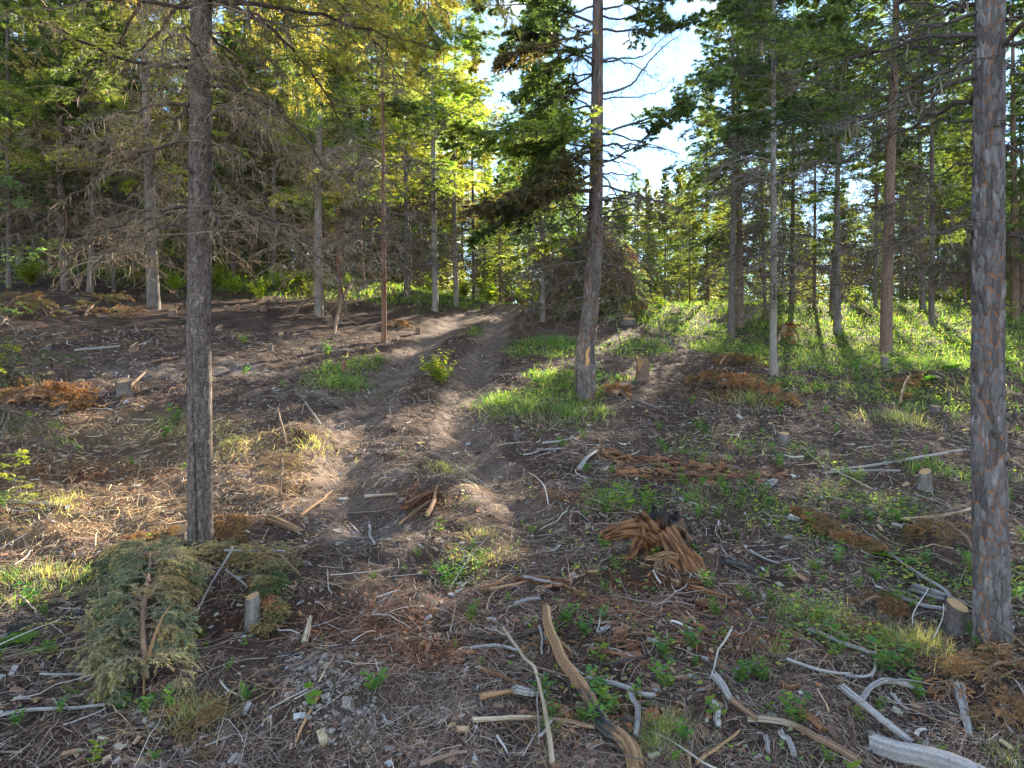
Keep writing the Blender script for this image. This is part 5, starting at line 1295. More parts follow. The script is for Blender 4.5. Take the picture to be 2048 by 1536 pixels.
def brush_pile():
    p = unproj(1195, 640); d = p[1]; m = lambda px: px / F * d
    root = empty("brush_pile", p, "tall heap of cut branches and green boughs behind the leaning trunk", "brush pile")
    rng = np.random.default_rng(17); Rx = m(125); Ry = 1.9; H = m(168)
    def surf(n, lo=0.0):
        a = rng.uniform(0, 2 * np.pi, n); q = rng.uniform(lo, 1, n) ** .6
        h = H * (1 - q ** 2.6) * (1 + .22 * np.sin(a * 3 + 1) * q + .16 * np.sin(a * 7)) + .12 * H * rng.normal(size=n) * (q < .8)
        return np.stack([Rx * q * np.cos(a) + .15 * (1 - q), Ry * q * np.sin(a) + Ry, h], 1), a, q
    P, a, q = surf(2100)
    out = np.stack([np.cos(a), np.sin(a) * Ry / Rx, -1.0 * H / Rx * (.3 + q)], 1)
    D = unit(unit(out) + rng.normal(size=P.shape) * .45)
    D = unit(np.where(rng.random((len(P), 1)) < .25, rng.normal(size=P.shape), D)); L = rng.uniform(.3, 1.5, len(P)); C = curves(rng, P - D * L[:, None] * .5, D, L, 6, .04, .10)
    C[..., 2] = np.maximum(C[..., 2], -.05)
    mb = MB(); mb.tubes(C, rng.uniform(.006, .016, len(P))[:, None] * np.linspace(1, .4, 6)[None], np.array([.15, .12, .105]) * rng.uniform(.3, 1.8, (len(P), 1)), 3)
    P, a, q = surf(90); D = unit(np.stack([np.cos(a), np.sin(a), rng.uniform(-.3, .9, 90)], 1) + rng.normal(size=P.shape) * .4); L = rng.uniform(.5, 1.5, 90)
    C = curves(rng, P - D * L[:, None] * .4, D, L, 6, .03, .12); mb.tubes(C, rng.uniform(.008, .02, 90)[:, None] * np.linspace(1, .3, 6)[None], np.array([.20, .17, .15]) * rng.uniform(.4, 1.6, (90, 1)), 4)
    o = link("stick_mass", mb.mesh("stick_mass", M_twig), root, kind='stuff')
    for kk, (cols_, n, L0) in enumerate(((((.06, .095, .06), (.08, .105, .07), (.10, .10, .075)), 170, .8), (BRN, 90, .7))):
        P, a, q = surf(n); out = unit(np.stack([np.cos(a), np.sin(a), -.7 + 0 * a], 1) + rng.normal(size=P.shape) * .35)
        L = L0 * rng.uniform(.5, 1.2, n); C = curves(rng, P, out, L, 6, .10, .06); C[..., 2] = np.maximum(C[..., 2], .02)
        w = MB(); f = MB(); w.tubes(C, .008 * np.linspace(1, .3, 6)[None] * np.ones((n, 1)), np.tile([[.12, .09, .07]], (n, 1)), 3)
        spray(w, f, rng, C, L, 9, .4, .08, .018, 8, cols_, sub=1, wr=.006)
        link("boughs" if kk == 0 else "dead_boughs", f.mesh("boughs", M_needle if kk == 0 else M_dry), root, kind='stuff')
        link("bough_wood", w.mesh("bough_wood", M_twig), root, kind='stuff')
    for k, (pts, w0, w1, c) in enumerate([
        ([(1153, 560, .1), (1130, 600, -.2), (1112, 622, -.5), (1108, 628, -.6)], 7, 5, 'grey'), ([(1108, 628, -.55), (1140, 624, -.4), (1175, 616, -.2)], 5, 4, 'grey'), ([(1175, 572, 0), (1150, 595, -.3), (1120, 628, -.6)], 5, 3, 'brown'),
        ([(1165, 590, .0), (1140, 610, -.3), (1130, 628, -.5)], 5, 3, 'brown'), ([(1225, 555, 0), (1238, 585, -.3), (1243, 610, -.5)], 5, 4, 'brown'), ([(1195, 605, -.2), (1230, 590, -.3), (1300, 602, -.4)], 4, 3, 'grey'),
        ([(1120, 560, .2), (1080, 600, 0), (1050, 625, -.2)], 4, 3, 'grey'), ([(1215, 620, -.3), (1260, 600, -.3), (1300, 590, -.1)], 4, 2, 'brown'), ([(1100, 500, 1), (1140, 490, .7), (1180, 470, .6)], 4, 3, 'grey'),
        ([(1110, 540, .2), (1150, 512, .2), (1175, 500, .3)], 4, 3, 'grey'), ([(1240, 480, .8), (1260, 500, .6), (1300, 540, .5)], 4, 2, 'brown'), ([(1245, 455, 1.2), (1240, 480, 1), (1220, 520, .6)], 4, 3, 'brown')]):
        P = resample(np.array([at(x, y, d + Ry * .75 + o_) for x, y, o_ in pts]) - p, 12)
        b_ = MB(); ridged(b_, P, np.linspace(px_m(w0, d) / 2, px_m(w1, d) / 2, 12), c, 60 + k, 8)
        link("branch", b_.mesh("branch", M_wood, True), root)
brush_pile()
exec_part3 = True
# ------------------------------------------------------------------ small plants
def leafy_proto(name, seed, kind):
    """about 1 unit tall"""
    rng = np.random.default_rng(seed); w = MB(); f = MB()
    n = {'sprig': 2, 'clump': 5, 'shrub': 26}[kind]
    az = rng.uniform(0, 6.28, n); lean = rng.uniform(.1, .5, n) if kind != 'shrub' else rng.uniform(.1, .9, n)
    D = np.stack([np.cos(az) * lean, np.sin(az) * lean, np.ones(n)], 1); L = rng.uniform(.6, 1.1, n)
    C = curves(rng, np.zeros((n, 3)), D, L, 7, .05, .08)
    w.tubes(C, .012 * np.linspace(1, .4, 7)[None] * np.ones((n, 1)) * (.6 if kind == 'shrub' else 1), np.tile([[.16, .14, .06]], (n, 1)), 4)
    m = {'sprig': 7, 'clump': 9, 'shrub': 17}[kind]
    i = np.repeat(np.arange(n), m); t = np.tile(np.linspace(.25, 1, m), n); p, T = along(C, i, t)
    az = np.tile(np.arange(m) * 2.4, n) + rng.uniform(0, 6, n)[i]
    d = unit(np.stack([np.cos(az), np.sin(az), rng.uniform(-.1, .5, len(i))], 1)); U = unit(np.cross(d, [0, 0, 1.]) + rng.normal(size=d.shape) * .2)
    Ls = {'sprig': .34, 'clump': .30, 'shrub': .13}[kind] * rng.uniform(.6, 1.2, len(i))
    g = {'sprig': ((.10, .19, .035), (.14, .22, .03)), 'clump': ((.06, .15, .05), (.11, .19, .04)), 'shrub': ((.20, .24, .03), (.14, .22, .04), (.26, .24, .04))}[kind]
    g = np.array(g); cc = g[rng.integers(0, len(g), len(i))] * rng.uniform(.8, 1.2, (len(i), 1))
    f.leaves(p, d, U, Ls, Ls * .62, cc)
    return w.mesh(name + "_stems", M_twig), f.mesh(name + "_leaves", M_leaf)

def fern_proto(seed):
    rng = np.random.default_rng(seed); w = MB(); f = MB(); n = 7
    az = np.arange(n) * .9 + rng.uniform(0, .4, n)
    C = curves(rng, np.zeros((n, 3)), np.stack([np.cos(az), np.sin(az), .9 + 0 * az], 1), rng.uniform(.8, 1.1, n), 10, .14, .02)
    w.strips(C, .02 * np.linspace(1, .3, 10)[None] * np.ones((n, 1)), np.repeat(unit(np.cross(C[:, -1] - C[:, 0], [0, 0, 1.]))[:, None], 10, 1), np.tile([[.12, .18, .04]], (n, 1)))
    m = 44; i = np.repeat(np.arange(n), m); t = np.tile(np.repeat(np.linspace(.12, .99, m // 2), 2), n); p, T = along(C, i, t)
    s = np.tile([1., -1.], len(i) // 2)[:, None]; S = unit(np.cross(T, [0, 0, 1.])) * s; d = unit(S + T * .35); L = .30 * np.sin(np.clip(t * 3.0 + .25, 0, 3.1)) ** .8 * (1.1 - t) ** .5 + .02
    f.leaves(p, d, unit(T), L, L * .28, np.array([.10, .20, .04]) * rng.uniform(.8, 1.3, (len(i), 1)))
    return w.mesh("fern_ribs", M_twig), f.mesh("fern_fronds", M_leaf)

PL = {'sprig': [leafy_proto("sprig", s, 'sprig') for s in (1, 2, 3)], 'clump': [leafy_proto("clump", s, 'clump') for s in (4, 5, 6)], 'shrub': [leafy_proto("shrub", s, 'shrub') for s in (7, 8)], 'fern': [fern_proto(1), fern_proto(2)]}
def plant(kind, px, py, h, label, group=None, seed=0, cat="plant", name=None, p=None, hm=None):
    p = unproj(px, py) if p is None else p
    s = hm or px_m(h, p[1]); a, b = PL[kind][seed % len(PL[kind])]
    root = empty(name or {'fern': 'fern', 'shrub': 'shrub'}.get(kind, 'leafy_plant'), p, label, cat, group)
    root.scale = (s, s, s); root.rotation_euler = (0, 0, seed * 1.3)
    st = link("stem", a, root); st = link("leaves" if kind != 'fern' else "fronds", b, root)
    return root
plant('shrub', 872, 762, 62, "yellow green leafy shrub on the ridge between the two ruts", seed=0, cat="shrub")
plant('shrub', 884, 768, 40, "darker low part of the greenery right at the yellow shrub between the ruts", seed=1, cat="shrub")
for k, (kd, x, y, h, lb) in enumerate([
    ('sprig', 1522, 1165, 42, "bright sprig with one big yellow green leaf right of the rotten stump"),
    ('sprig', 1478, 1185, 18, "tiny green sprig below the bright yellow green sprig"),
    ('clump', 1395, 1040, 34, "light green leafy clump above the rotten stump on its left"),
    ('clump', 1250, 1030, 70, "broad green leafy clump on the low mound left of the rotten stump"),
    ('clump', 1215, 1035, 45, "left end of the leafy greenery on the low mound above the rotten stump"),
    ('sprig', 1290, 1015, 40, "tall green sprig at the right end of the leafy mound"),
    ('clump', 1270, 1105, 24, "dark green leaves growing in the hollow of the rotten stump"),
    ('sprig', 880, 1070, 40, "green sprig on the strip between the ruts, upper one"),
    ('sprig', 945, 1095, 24, "pair of bright round leaves between the ruts in the middle"),
    ('clump', 955, 1145, 34, "low green clump between the ruts, under the pair of round leaves"),
    ('clump', 920, 1155, 30, "pale star leaved weed between the ruts"),
    ('sprig', 1022, 1208, 26, "yellow green sprig on the low mound in the front middle"),
    ('sprig', 900, 1185, 26, "thin yellowish seedling above the dark sticks"),
    ('clump', 1135, 1255, 48, "yellow tipped plant behind the crooked peeled branch"),
    ('clump', 1110, 1275, 26, "small weed at the very top of the crooked peeled branch"),
    ('sprig', 1205, 1335, 26, "small green sprig right of the crooked branch near its fork"),
    ('sprig', 912, 1298, 22, "lone green seedling on the dark litter in the front middle"),
    ('sprig', 965, 1330, 22, "small green seedling left of the pale bent stick"),
    ('sprig', 1170, 1448, 38, "three leaved sprig standing against the crooked branch"),
    ('clump', 1105, 1440, 36, "grey green plant between the pale bent stick and the crooked branch"),
    ('sprig', 1200, 1420, 26, "green leaves in the gap right of the crooked branch"),
    ('sprig', 1315, 1470, 40, "big yellow green leaf at the bottom right of the curved silver stick"),
    ('sprig', 1320, 1455, 26, "blotched seedling above the bottom edge right of centre"),
    ('sprig', 1345, 1530, 34, "weed at the bottom edge right of centre"),
    ('clump', 1672, 1320, 40, "bright broad leaved sprout, left of two at lower right"),
    ('clump', 1765, 1352, 74, "tall broad leaved sprout, right of two at lower right"),
    ('sprig', 1450, 1275, 24, "single bright sprig on bare soil left of the silver sticks"),
    ('sprig', 1455, 1248, 22, "low green leaves below the rusty crusts"),
    ('sprig', 1555, 1240, 24, "small dark leaved sprig above the bright broad leaved sprouts"),
    ('clump', 1545, 1205, 26, "pale leaved weed on the bare soil at centre right"),
    ('clump', 1715, 1180, 30, "cluster of pale round leaves left of the cut stump by the big trunk"),
    ('clump', 1635, 1145, 30, "round leaved weed right of the rusty caterpillar bough"),
    ('clump', 1938, 1275, 40, "green leaves at the left foot of the big right trunk"),
    ('clump', 2025, 1210, 50, "leafy weed at the right edge beside the big trunk"),
    ('clump', 1850, 1130, 36, "green weed under the airy brown bough"),
    ('sprig', 1960, 1300, 30, "small leaves in front of the right near trunk"),
    ('clump', 1810, 1340, 30, "low leaves left of the ragged grey slab"),
    ('clump', 1760, 1425, 30, "weed between the silver stick and the big grey log"),
    ('sprig', 1835, 1500, 22, "small sprig right above the big grey log"),
    ('clump', 1880, 1515, 26, "low leaves right of the big grey log"),
    ('clump', 55, 1215, 50, "leafy plant at the left edge above the ferns"),
    ('clump', 90, 1235, 30, "small round leaved plant above the charred branch"),
    ('clump', 105, 1315, 36, "round leaved plant left of the fallen spruce top"),
    ('clump', 35, 1455, 34, "bright weed in the lower left corner"),
    ('sprig', 185, 1530, 56, "large yellow edged leaves at the bottom left edge"),
    ('clump', 120, 1430, 32, "narrow leaved weed at lower left above the dark stick"),
    ('clump', 290, 1430, 40, "green leaves under the broken stem end of the fallen spruce top"),
    ('clump', 240, 1425, 36, "weed left of the broken stem end of the fallen spruce top"),
    ('clump', 310, 1525, 26, "weed at the bottom edge left of centre"),
    ('sprig', 375, 1480, 24, "green leaf among the cross shaped orange twigs"),
    ('clump', 405, 1280, 34, "weed just right of the fallen spruce top"),
    ('sprig', 550, 1205, 26, "green leaves right of the tall narrow stump"),
    ('sprig', 485, 1300, 30, "thin weed in front of the tall narrow stump"),
    ('sprig', 455, 1345, 30, "weed with a yellowing leaf on dark soil left of the pale clods"),
    ('sprig', 645, 1285, 18, "tiny green seedling above the pale clods"),
    ('clump', 350, 850, 40, "bright green plant beside the big left trunk in the straw"),
    ('clump', 330, 880, 34, "yellow green plant under the one beside the big left trunk"),
    ('sprig', 300, 1090, 26, "yellow leaf seedling left of the foot of the big left trunk"),
    ('clump', 655, 715, 34, "yellow green sprout cluster left of the green weeds by the rut"),
    ('clump', 1330, 905, 30, "bright seedlings on the right slope above the rotten streaks"),
    ('clump', 1480, 905, 26, "yellow leaves on the bare slope left of the lone stump"),
    ('clump', 1500, 915, 22, "orange tinged leaves beside the lone stump"),
    ('clump', 1560, 935, 30, "green yellow weed below the lone stump"),
    ('clump', 1535, 1020, 30, "bright weed right of the whitish splinter"),
    ('clump', 1165, 880, 24, "yellowish twiggy weed right of the narrow dark stump"),
    ('clump', 1390, 1000, 30, "weed under the lower rotten streak"),
    ('sprig', 905, 755, 20, "little weed beside the right rut"),
]):
    plant(kd, x, y, h, lb, seed=k)
for k, (x, y, h, lb) in enumerate([(1765, 1115, 42, "bright fern at the end of the long rusty bough"), (1815, 1125, 30, "smaller fern right of the bright fern"), (35, 1290, 60, "large fern at the left edge above the charred branch"), (70, 1310, 34, "dark green fern frond left of the fallen spruce top"),
                                   (1850, 765, 40, "pale fern in the grass before the big right trunk"), (2000, 730, 44, "fern in the sunlit grass at the right edge"), (1905, 740, 36, "fern between the stout trunk and the big right trunk"), (300, 1400, 24, "little fern hugging the broken stem end")]):
    plant('fern', x, y, h, lb, seed=k, cat="fern")

LMW = []
def scatter_plants():
    rng = np.random.default_rng(21); n = 0
    while n < 250:
        r = math.exp(rng.uniform(math.log(3), math.log(15))); a = rng.uniform(-.7, .7); x, y = r * math.sin(a), r * math.cos(a)
        g = float(green_mask(np.array([x]), np.array([y]))[0]); right = x > .3
        if rng.random() > (g * .9 + (.30 if right else .05)) or float(track_mask(np.array([x]), np.array([y]))[0]) > .3: continue
        kd = 'clump' if rng.random() < .6 else 'sprig'
        lm = [((870, 740), "yellow green shrub"), ((730, 745), "left rut"), ((1172, 792), "leaning trunk"), ((1090, 700), "upper right rut"), ((1547, 750), "slim pale trunk"), ((1772, 705), "stout brown trunk"), ((1568, 888), "lone cut stump"), ((1330, 930), "rotten orange streaks"), ((1312, 1120), "rotten stump"), ((1660, 1070), "rusty caterpillar bough"),
              ((1850, 978), "leaning cut stump"), ((1985, 1292), "big right trunk"), ((1765, 1352), "tall broad leaved sprout"), ((1700, 1450), "silver sticks at lower right"), ((1180, 1420), "crooked peeled branch"), ((940, 1130), "weedy strip between the ruts"), ((401, 1112), "big left trunk"), ((300, 1260), "fallen spruce top"), ((85, 810), "orange bough at left"), ((660, 1400), "pale clods"), ((1450, 780), "orange brown boughs on the slope"), ((2000, 900), "right edge of the slope")]
        if not LMW: LMW.extend((tuple(unproj(*c)[:2]), t_) for c, t_ in lm)
        near = sorted((math.hypot(x - c[0], y - c[1]), t_, c) for c, t_ in LMW)[0]
        side = ("just " if near[0] < .6 else "") + ("above" if y > near[2][1] + abs(x - near[2][0]) else "below" if y < near[2][1] - abs(x - near[2][0]) else "right of" if x > near[2][0] else "left of")
        plant(kd, 0, 0, 0, ("bushy little green weed " if kd == 'clump' else "thin few leaved green weed ") + side + " the " + near[1], "small weeds on the slope",
              seed=int(rng.integers(0, 60)), p=(x, y, gz(x, y)), hm=rng.uniform(.045, .13) * (1 + .05 * r)); n += 1
scatter_plants()

def bushes():
    rng = np.random.default_rng(33)
    for k, (px, py, h) in enumerate([(430, 575, 50), (470, 590, 44), (560, 585, 50), (600, 575, 40), (520, 600, 40), (350, 585, 44), (270, 570, 40), (60, 575, 60), (620, 600, 36), (1120, 640, 30), (1250, 630, 36), (1290, 625, 34), (1320, 620, 30), (1080, 590, 40), (1040, 580, 40),
                                     (1560, 600, 34), (1620, 600, 30), (1710, 610, 40), (1900, 600, 34), (1960, 610, 40), (860, 560, 34), (930, 575, 40), (980, 580, 44), (690, 575, 30), (1380, 600, 34), (1500, 640, 40)]):
        p = unproj(px, py)
        wh = ["far left of the four trunks", "right of the four trunks", "beside the peeling grey trunk", "close right of the big left trunk", "in front of the two thin brown trunks", "left of the twiggy pale trunk", "left of the reddish curved trunk", "left of the pale pair", "behind the pale pair", "beyond the end of the track",
              "left of the brush pile", "at the left foot of the brush pile", "at the right foot of the brush pile", "right of the brush pile", "left of the close dark pair", "between dark pair and slim pale trunk", "right of the slim pale trunk", "left of the stout brown trunk", "left of the big right trunk", "at the foot of the big right trunk, far back"]
        ed = [100, 300, 400, 480, 540, 590, 650, 780, 900, 955, 1010, 1100, 1270, 1340, 1450, 1540, 1640, 1760, 1930, 9999]
        q_ = next(i_ for i_, e_ in enumerate(ed) if px < e_)
        plant('shrub', px, py, 0, ("taller" if h >= 44 else "low" if h >= 36 else "very low") + " leafy bush " + wh[q_], "bushes at the edge of the wood", seed=k, cat="shrub", hm=px_m(h, p[1]) * 1.1)
bushes()

# ------------------------------------------------------------------ litter, grass, ground cover (uncountable)
def sector(rng, n, r0, r1, a=.78, p=1.0):
    r = np.exp(rng.uniform(math.log(r0), math.log(r1), n) ** p) if p != 1 else np.exp(rng.uniform(math.log(r0), math.log(r1), n))
    t = rng.uniform(-a, a, n); return r * np.sin(t), r * np.cos(t), r

MB.gain = 1.6
def litter():
    rng = np.random.default_rng(55)
    # fine needles, roots and straws
    mb = MB()
    n = 330000
    x, y, r = sector(rng, n, 1.9, 17)
    tm = track_mask(x, y); k = rng.random(n) > tm * .2; k &= rng.random(n) < .62 + .9 * fbm(x * 2.2, y * 2.2, seed=61, oct=3); dm = blobs(x, y, DW); k &= rng.random(n) > dm * .4
    x, y, r = x[k], y[k], r[k]; n = len(x)
    st = blobs(x, y, SW); rd = blobs(x, y, RW)
    pal = np.array([[.075, .052, .042], [.13, .09, .07], [.20, .15, .115], [.30, .245, .20], [.17, .10, .065], [.055, .042, .038], [.24, .19, .15], [.11, .07, .055]])
    pr = np.array([.16, .2, .19, .12, .10, .10, .11, .06]); c = pal[rng.choice(8, n, p=pr / pr.sum())]
    palSunStraw = np.array([[.55, .37, .20], [.46, .28, .14], [.32, .19, .10], [.58, .44, .28], [.20, .13, .08]]); s = rng.random(n) < st * 1.1  # straw tones brightened to stand in for stronger sun
    c = np.where(s[:, None], palSunStraw[rng.integers(0, 5, n)], c)
    palR = np.array([[.19, .085, .048], [.14, .065, .042], [.25, .13, .075]]); s = rng.random(n) < rd * .8; c = np.where(s[:, None], palR[rng.integers(0, 3, n)], c)
    c = c * rng.uniform(.7, 1.35, (n, 1))
    L = rng.lognormal(math.log(.045), .6, n).clip(.015, .28) * (1 + r * .05); w = np.maximum(.0016, r * .00055) * rng.uniform(.7, 1.8, n)
    az = rng.uniform(0, 6.28, n); D = np.stack([np.cos(az), np.sin(az), rng.normal(size=n) * .12], 1)
    P = curves(rng, np.stack([x, y, 0 * x], 1), D, L, 3, 0, .30)
    g = G(P[..., 0].ravel(), P[..., 1].ravel()).reshape(n, 3)
    lift = rng.uniform(.002, .016, n)[:, None] + np.array([0, .35, 0.])[None] * rng.uniform(0, 1, (n, 1)) * L[:, None] * .5
    P[..., 2] = np.maximum(g + lift + (P[..., 2]) * .5, g + .001)
    S = unit(np.cross(D, [0, 0, 1.]) + rng.normal(size=D.shape) * .4)
    sh = L < .085 * (1 + r * .05)
    S3 = np.repeat(S[:, None], 3, 1); W3 = w[:, None] * np.array([.8, 1, .5])[None]
    mb.strips(P[~sh], W3[~sh], S3[~sh], c[~sh]); mb.strips(P[sh][:, [0, 2]], W3[sh][:, [0, 2]] * 1.3, S3[sh][:, :2], c[sh])
    o = link("needle_litter", mb.mesh("needle_litter", M_litter), kind='stuff', label="brown needles, roots and straws covering the cleared ground")
    # splinters, bark flakes and crumbs of wood
    mb = MB(); n = 48000
    x, y, r = sector(rng, n, 1.9, 17)
    tm = track_mask(x, y); k = rng.random(n) > tm * .4; k &= rng.random(n) < .5 + 1.3 * fbm(x * 3, y * 3, seed=62, oct=3); x, y, r = x[k], y[k], r[k]; n = len(x)
    P = np.stack([x, y, G(x, y)], 1); N = normal_at(x, y); az = rng.uniform(0, 6.28, n)
    A = np.stack([np.cos(az), np.sin(az), 0 * az], 1); A = unit(A - (A * N).sum(1, keepdims=True) * N + rng.normal(size=A.shape) * .22); B = unit(np.cross(N, A)); Nn = np.cross(A, B)
    lx = rng.lognormal(math.log(.0085), .5, n).clip(.003, .03) * (1 + r * .06); ly = lx * rng.uniform(.2, .7, n); lz = lx * rng.uniform(.08, .3, n)
    pal = np.array([[.10, .065, .05], [.17, .10, .065], [.26, .17, .11], [.30, .15, .075], [.34, .30, .27], [.06, .045, .04], [.40, .30, .19], [.22, .20, .19]])
    pr = np.array([.25, .2, .12, .08, .08, .17, .05, .08]); c = pal[rng.choice(8, n, p=pr / pr.sum())]
    s = rng.random(n) < blobs(x, y, RW) * .85; c = np.where(s[:, None], np.array([.24, .105, .05]) * rng.uniform(.5, 1.4, (n, 1)), c)
    s = rng.random(n) < blobs(x, y, DW) * .8; c = np.where(s[:, None], np.array([.26, .225, .20]) * rng.uniform(.7, 1.2, (n, 1)), c)
    c = (c * rng.uniform(.7, 1.3, (n, 1))).clip(0, .27)
    P[:, 2] += lz * rng.uniform(-.4, 1.6, n)
    mb.chips(P, A, B, Nn, lx, ly, lz, c, rng)
    link("wood_crumbs", mb.mesh("wood_crumbs", M_litter), kind='stuff', label="splinters, bark flakes and crumbs of rotten wood over the soil")
    # small twigs
    mb = MB(); n = 6000
    x, y, r = sector(rng, n, 2., 24)
    k = (rng.random(n) > track_mask(x, y) * .6) & (rng.random(n) < .6 + 1.2 * fbm(x * 1.4, y * 1.4, seed=63, oct=3)); x, y, r = x[k], y[k], r[k]; n = len(x)
    L = rng.lognormal(math.log(.17), .55, n).clip(.06, .9) * (1 + r * .04); az = rng.uniform(0, 6.28, n)
    D = np.stack([np.cos(az), np.sin(az), 0 * az], 1); P = curves(rng, np.stack([x, y, 0 * x], 1), D, L, 6, 0, .10)
    g = G(P[..., 0].ravel(), P[..., 1].ravel()).reshape(n, 6); R = rng.lognormal(math.log(.0028), .45, n).clip(.0014, .012) * (1 + r * .05)
    gm = g.mean(1, keepdims=True); P[..., 2] = np.maximum(g, .5 * (g + gm)) + R[:, None] + rng.uniform(0, .02, (n, 1)) + (rng.random(n) < .12)[:, None] * np.linspace(0, .35, 6)[None] * L[:, None]
    pal = np.array([[.10, .075, .065], [.20, .17, .15], [.36, .33, .30], [.15, .10, .07], [.28, .20, .13], [.05, .04, .038]]); c = pal[rng.choice(6, n, p=[.28, .2, .12, .2, .08, .12])] * rng.uniform(.7, 1.3, (n, 1))
    mb.tubes(P, R[:, None] * np.linspace(1, .5, 6)[None], c, 3)
    link("twig_litter", mb.mesh("twig_litter", M_litter), kind='stuff', label="small broken twigs strewn over the ground")
litter()

def small_clods():
    rng = np.random.default_rng(66)
    sites = [((640, 1345), .16, 110), ((690, 1425), .22, 180), ((660, 1400), .2, 90), ((740, 1060), .3, 120), ((300, 740), .4, 80), ((90, 0), 0, 0), ((930, 1500), .3, 30), ((1480, 1330), .5, 60), ((1350, 1250), .5, 50)]
    mb = MB()
    ico = None
    t = (1 + 5 ** .5) / 2
    iv = unit(np.array([[-1, t, 0], [1, t, 0], [-1, -t, 0], [1, -t, 0], [0, -1, t], [0, 1, t], [0, -1, -t], [0, 1, -t], [t, 0, -1], [t, 0, 1], [-t, 0, -1], [-t, 0, 1]], float))
    ifc = np.array([[0, 11, 5], [0, 5, 1], [0, 1, 7], [0, 7, 10], [0, 10, 11], [1, 5, 9], [5, 11, 4], [11, 10, 2], [10, 7, 6], [7, 1, 8], [3, 9, 4], [3, 4, 2], [3, 2, 6], [3, 6, 8], [3, 8, 9], [4, 9, 5], [2, 4, 11], [6, 2, 10], [8, 6, 7], [9, 8, 1]])
    for (c, rad, n) in sites:
        if not n: continue
        o = unproj(*c); a = rng.uniform(0, 6.28, n); q = rad * np.sqrt(rng.random(n)); x = o[0] + q * np.cos(a); y = o[1] + q * np.sin(a); s = rng.lognormal(math.log(.0055), .6, n).clip(.002, .022)
        z = G(x, y) + s * .3 + (.04 * np.exp(-(q / rad * 1.6) ** 2) if c[1] > 1340 and c[0] < 700 else 0)
        V = np.stack([x, y, z], 1)[:, None] + iv[None] * s[:, None, None] * rng.uniform(.6, 1.25, (n, 12, 1)) * np.array([1, 1, .7])
        col_ = np.array([.25, .22, .205]) if c[0] < 800 else np.array([.16, .13, .12])
        b = mb._add(V, np.repeat(col_ * rng.uniform(.75, 1.2, (n, 1)), 12, 0))
        mb.t.append((np.arange(n)[:, None, None] * 12 + ifc[None] + b).reshape(-1, 3))
    link("dirt_clods", mb.mesh("dirt_clods", M_ground), kind='stuff', label="pale dry clods of dug up soil")
small_clods()

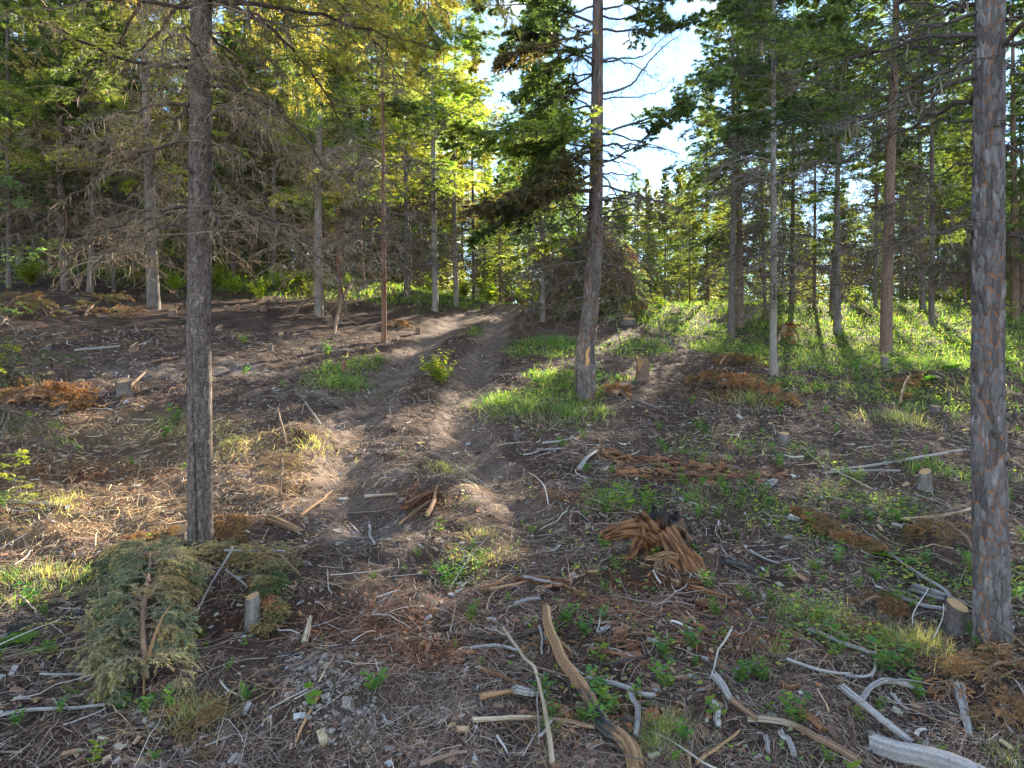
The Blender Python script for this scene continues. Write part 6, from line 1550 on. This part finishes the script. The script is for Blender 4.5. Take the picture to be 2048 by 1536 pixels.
def grass():
    rng = np.random.default_rng(88)
    mb = MB(); n = 330000
    x, y, r = sector(rng, n, 3, 36)
    g = green_mask(x, y); k = rng.random(n) < g * np.where(r > 11, 1.0, np.where(r > 8, .62, .40)); x, y, r = x[k], y[k], r[k]; n = len(x)
    cl = vnoise(x * 3, y * 3, seed=71) + .5 * vnoise(x * 9, y * 9, seed=72); k = cl > -.55 + .5 * rng.random(n); x, y, r, cl = x[k], y[k], r[k], cl[k]; n = len(x)
    H = (.035 + .065 * rng.random(n) ** 1.5 + .04 * np.clip(cl, 0, 1)) * (.9 + .045 * r)
    az = rng.uniform(0, 6.28, n); lean = rng.uniform(.3, 1.6, n); D = np.stack([np.cos(az) * lean, np.sin(az) * lean, np.ones(n)], 1)
    P = curves(rng, np.stack([x, y, G(x, y) - .005], 1), D, H * 1.2, 3, .25, .08)
    w = np.maximum(.0022, r * .0006) * rng.uniform(.7, 1.5, n); S = unit(np.stack([-np.sin(az), np.cos(az), 0 * az], 1) + rng.normal(size=(n, 3)) * .3)
    pal = np.array([[.07, .12, .035], [.11, .155, .04], [.05, .10, .035], [.16, .18, .05], [.22, .195, .12], [.05, .09, .045]]); pr = np.array([.24, .2, .2, .12, .14, .10]); c = pal[rng.choice(6, n, p=pr)]
    c = c * rng.uniform(.75, 1.25, (n, 1)) * (1 + .25 * cl[:, None])
    mb.strips(P, w[:, None] * np.array([.8, 1, .15])[None], np.repeat(S[:, None], 3, 1), c)
    # tufts, green and dry
    for (px, py, rad, nn, dry, hh) in [(1850, 1290, .2, 600, .85, .15), (1780, 1290, .2, 450, .5, .15), (1590, 1235, .1, 260, .2, .12), (1340, 1470, .12, 500, .5, .12), (1090, 1465, .08, 200, .3, .1), (100, 1150, .2, 450, .8, .11), (170, 1165, .15, 250, .3, .12), (20, 1160, .15, 250, .3, .12),
                                     (410, 1440, .15, 600, .75, .12), (370, 1440, .1, 300, .5, .12), (630, 885, .3, 260, .8, .10), (610, 900, .3, 120, .95, .10), (1050, 820, .4, 900, .25, .2), (1000, 810, .3, 600, .1, .2), (1130, 830, .3, 700, .2, .2), (1200, 830, .2, 300, .3, .16), (1390, 1010, .15, 300, .5, .12),
                                     (960, 1070, .12, 220, 1., .08), (980, 1120, .12, 220, 1., .08), (1550, 1310, .1, 200, .6, .1), (2020, 1530, .1, 200, .5, .1), (1310, 1500, .1, 300, .4, .12), (120, 1010, .2, 400, .9, .1), (400, 860, .3, 600, .8, .12), (460, 890, .3, 500, .9, .1), (700, 770, .4, 700, .2, .16), (890, 940, .2, 400, .7, .1),
                                     (1220, 1000, .2, 400, .5, .12), (1800, 840, .5, 900, .7, .16), (1500, 800, .5, 700, .6, .16), (1100, 690, .5, 900, .05, .22), (1960, 790, .4, 500, .6, .2)]:
        o = unproj(px, py); a = rng.uniform(0, 6.28, nn); nn = int(nn * .8); a = a[:nn]; q = 1.7 * rad * np.abs(rng.normal(size=nn)) * .55; xx = o[0] + q * np.cos(a); yy = o[1] + q * np.sin(a)
        D = np.stack([np.cos(a) * .5 * q / rad + rng.normal(size=nn) * .4, np.sin(a) * .5 * q / rad + rng.normal(size=nn) * .4, np.ones(nn)], 1); sc = 1 + o[1] * .04
        nn2 = nn
        P = curves(rng, np.stack([xx, yy, G(xx, yy) - .004], 1), D, hh * .72 * sc * rng.uniform(.5, 1.4, nn), 4, .36, .10)
        P[..., 2] = np.maximum(P[..., 2], G(P[..., 0].ravel(), P[..., 1].ravel()).reshape(P.shape[:2]) + .002)
        d_ = rng.random(nn) < dry; c = np.where(d_[:, None], np.array([.23, .195, .14]), np.array([.07, .12, .045])) * rng.uniform(.65, 1.3, (nn, 1))
        mb.strips(P, np.maximum(.0018, o[1] * .0005) * np.array([.8, 1, .7, .15])[None] * np.ones((nn, 1)), np.repeat(unit(rng.normal(size=(nn, 3)) * [1, 1, .2])[:, None], 4, 1), c)
    link("grass", mb.mesh("grass", M_grass), kind='stuff', label="green grass and dry tufts growing on the slope")
    # leafy ground cover: every leaf folded along its rib, in low clumps
    mb = MB(); n = 420000
    x, y, r = sector(rng, n, 3, 32); g = green_mask(x, y); cl = fbm(x * 2.6, y * 2.6, seed=75, oct=3); k = rng.random(n) < np.clip(g * (.75 + 1.2 * cl) * np.where(r < 10, .28, .55) + .02 * (x > 0) * (cl > 0), 0, 1); x, y, r, g, cl = x[k], y[k], r[k], g[k], cl[k]; n = len(x)
    az = rng.uniform(0, 6.28, n); D = unit(np.stack([np.cos(az), np.sin(az), rng.uniform(-.2, .6, n)], 1)); U = unit(np.cross(D, [0, 0, 1.]) + rng.normal(size=(n, 3)) * .25); Nn = np.cross(D, U)
    L = (rng.uniform(.016, .04, n) * (1 + r * .045))[:, None]; P = np.stack([x, y, G(x, y) + rng.uniform(.005, 1, n) * (.05 + .13 * g * np.clip(.5 + cl, .2, 1.4)) * (1 + .02 * r)], 1)
    pal = np.array([[.10, .17, .05], [.17, .22, .05], [.07, .12, .05], [.26, .25, .05], [.12, .16, .08], [.20, .13, .06]]); c = pal[rng.choice(6, n, p=[.27, .24, .18, .12, .13, .06])] * rng.uniform(.75, 1.25, (n, 1))
    V = np.stack([P, P + D * L * .5 + U * L * .34 + Nn * L * .12, P + D * L, P + D * L * .5 - U * L * .34 + Nn * L * .12], 1)
    b = mb._add(V, np.repeat(c, 4, 0)); i = np.arange(n)[:, None] * 4 + b
    mb.t.append(np.concatenate([i, i + 1, i + 2], 1)); mb.t.append(np.concatenate([i, i + 2, i + 3], 1))
    link("ground_cover", mb.mesh("ground_cover", M_leaf), kind='stuff', label="small leaves of low ground cover among the grass")
grass()
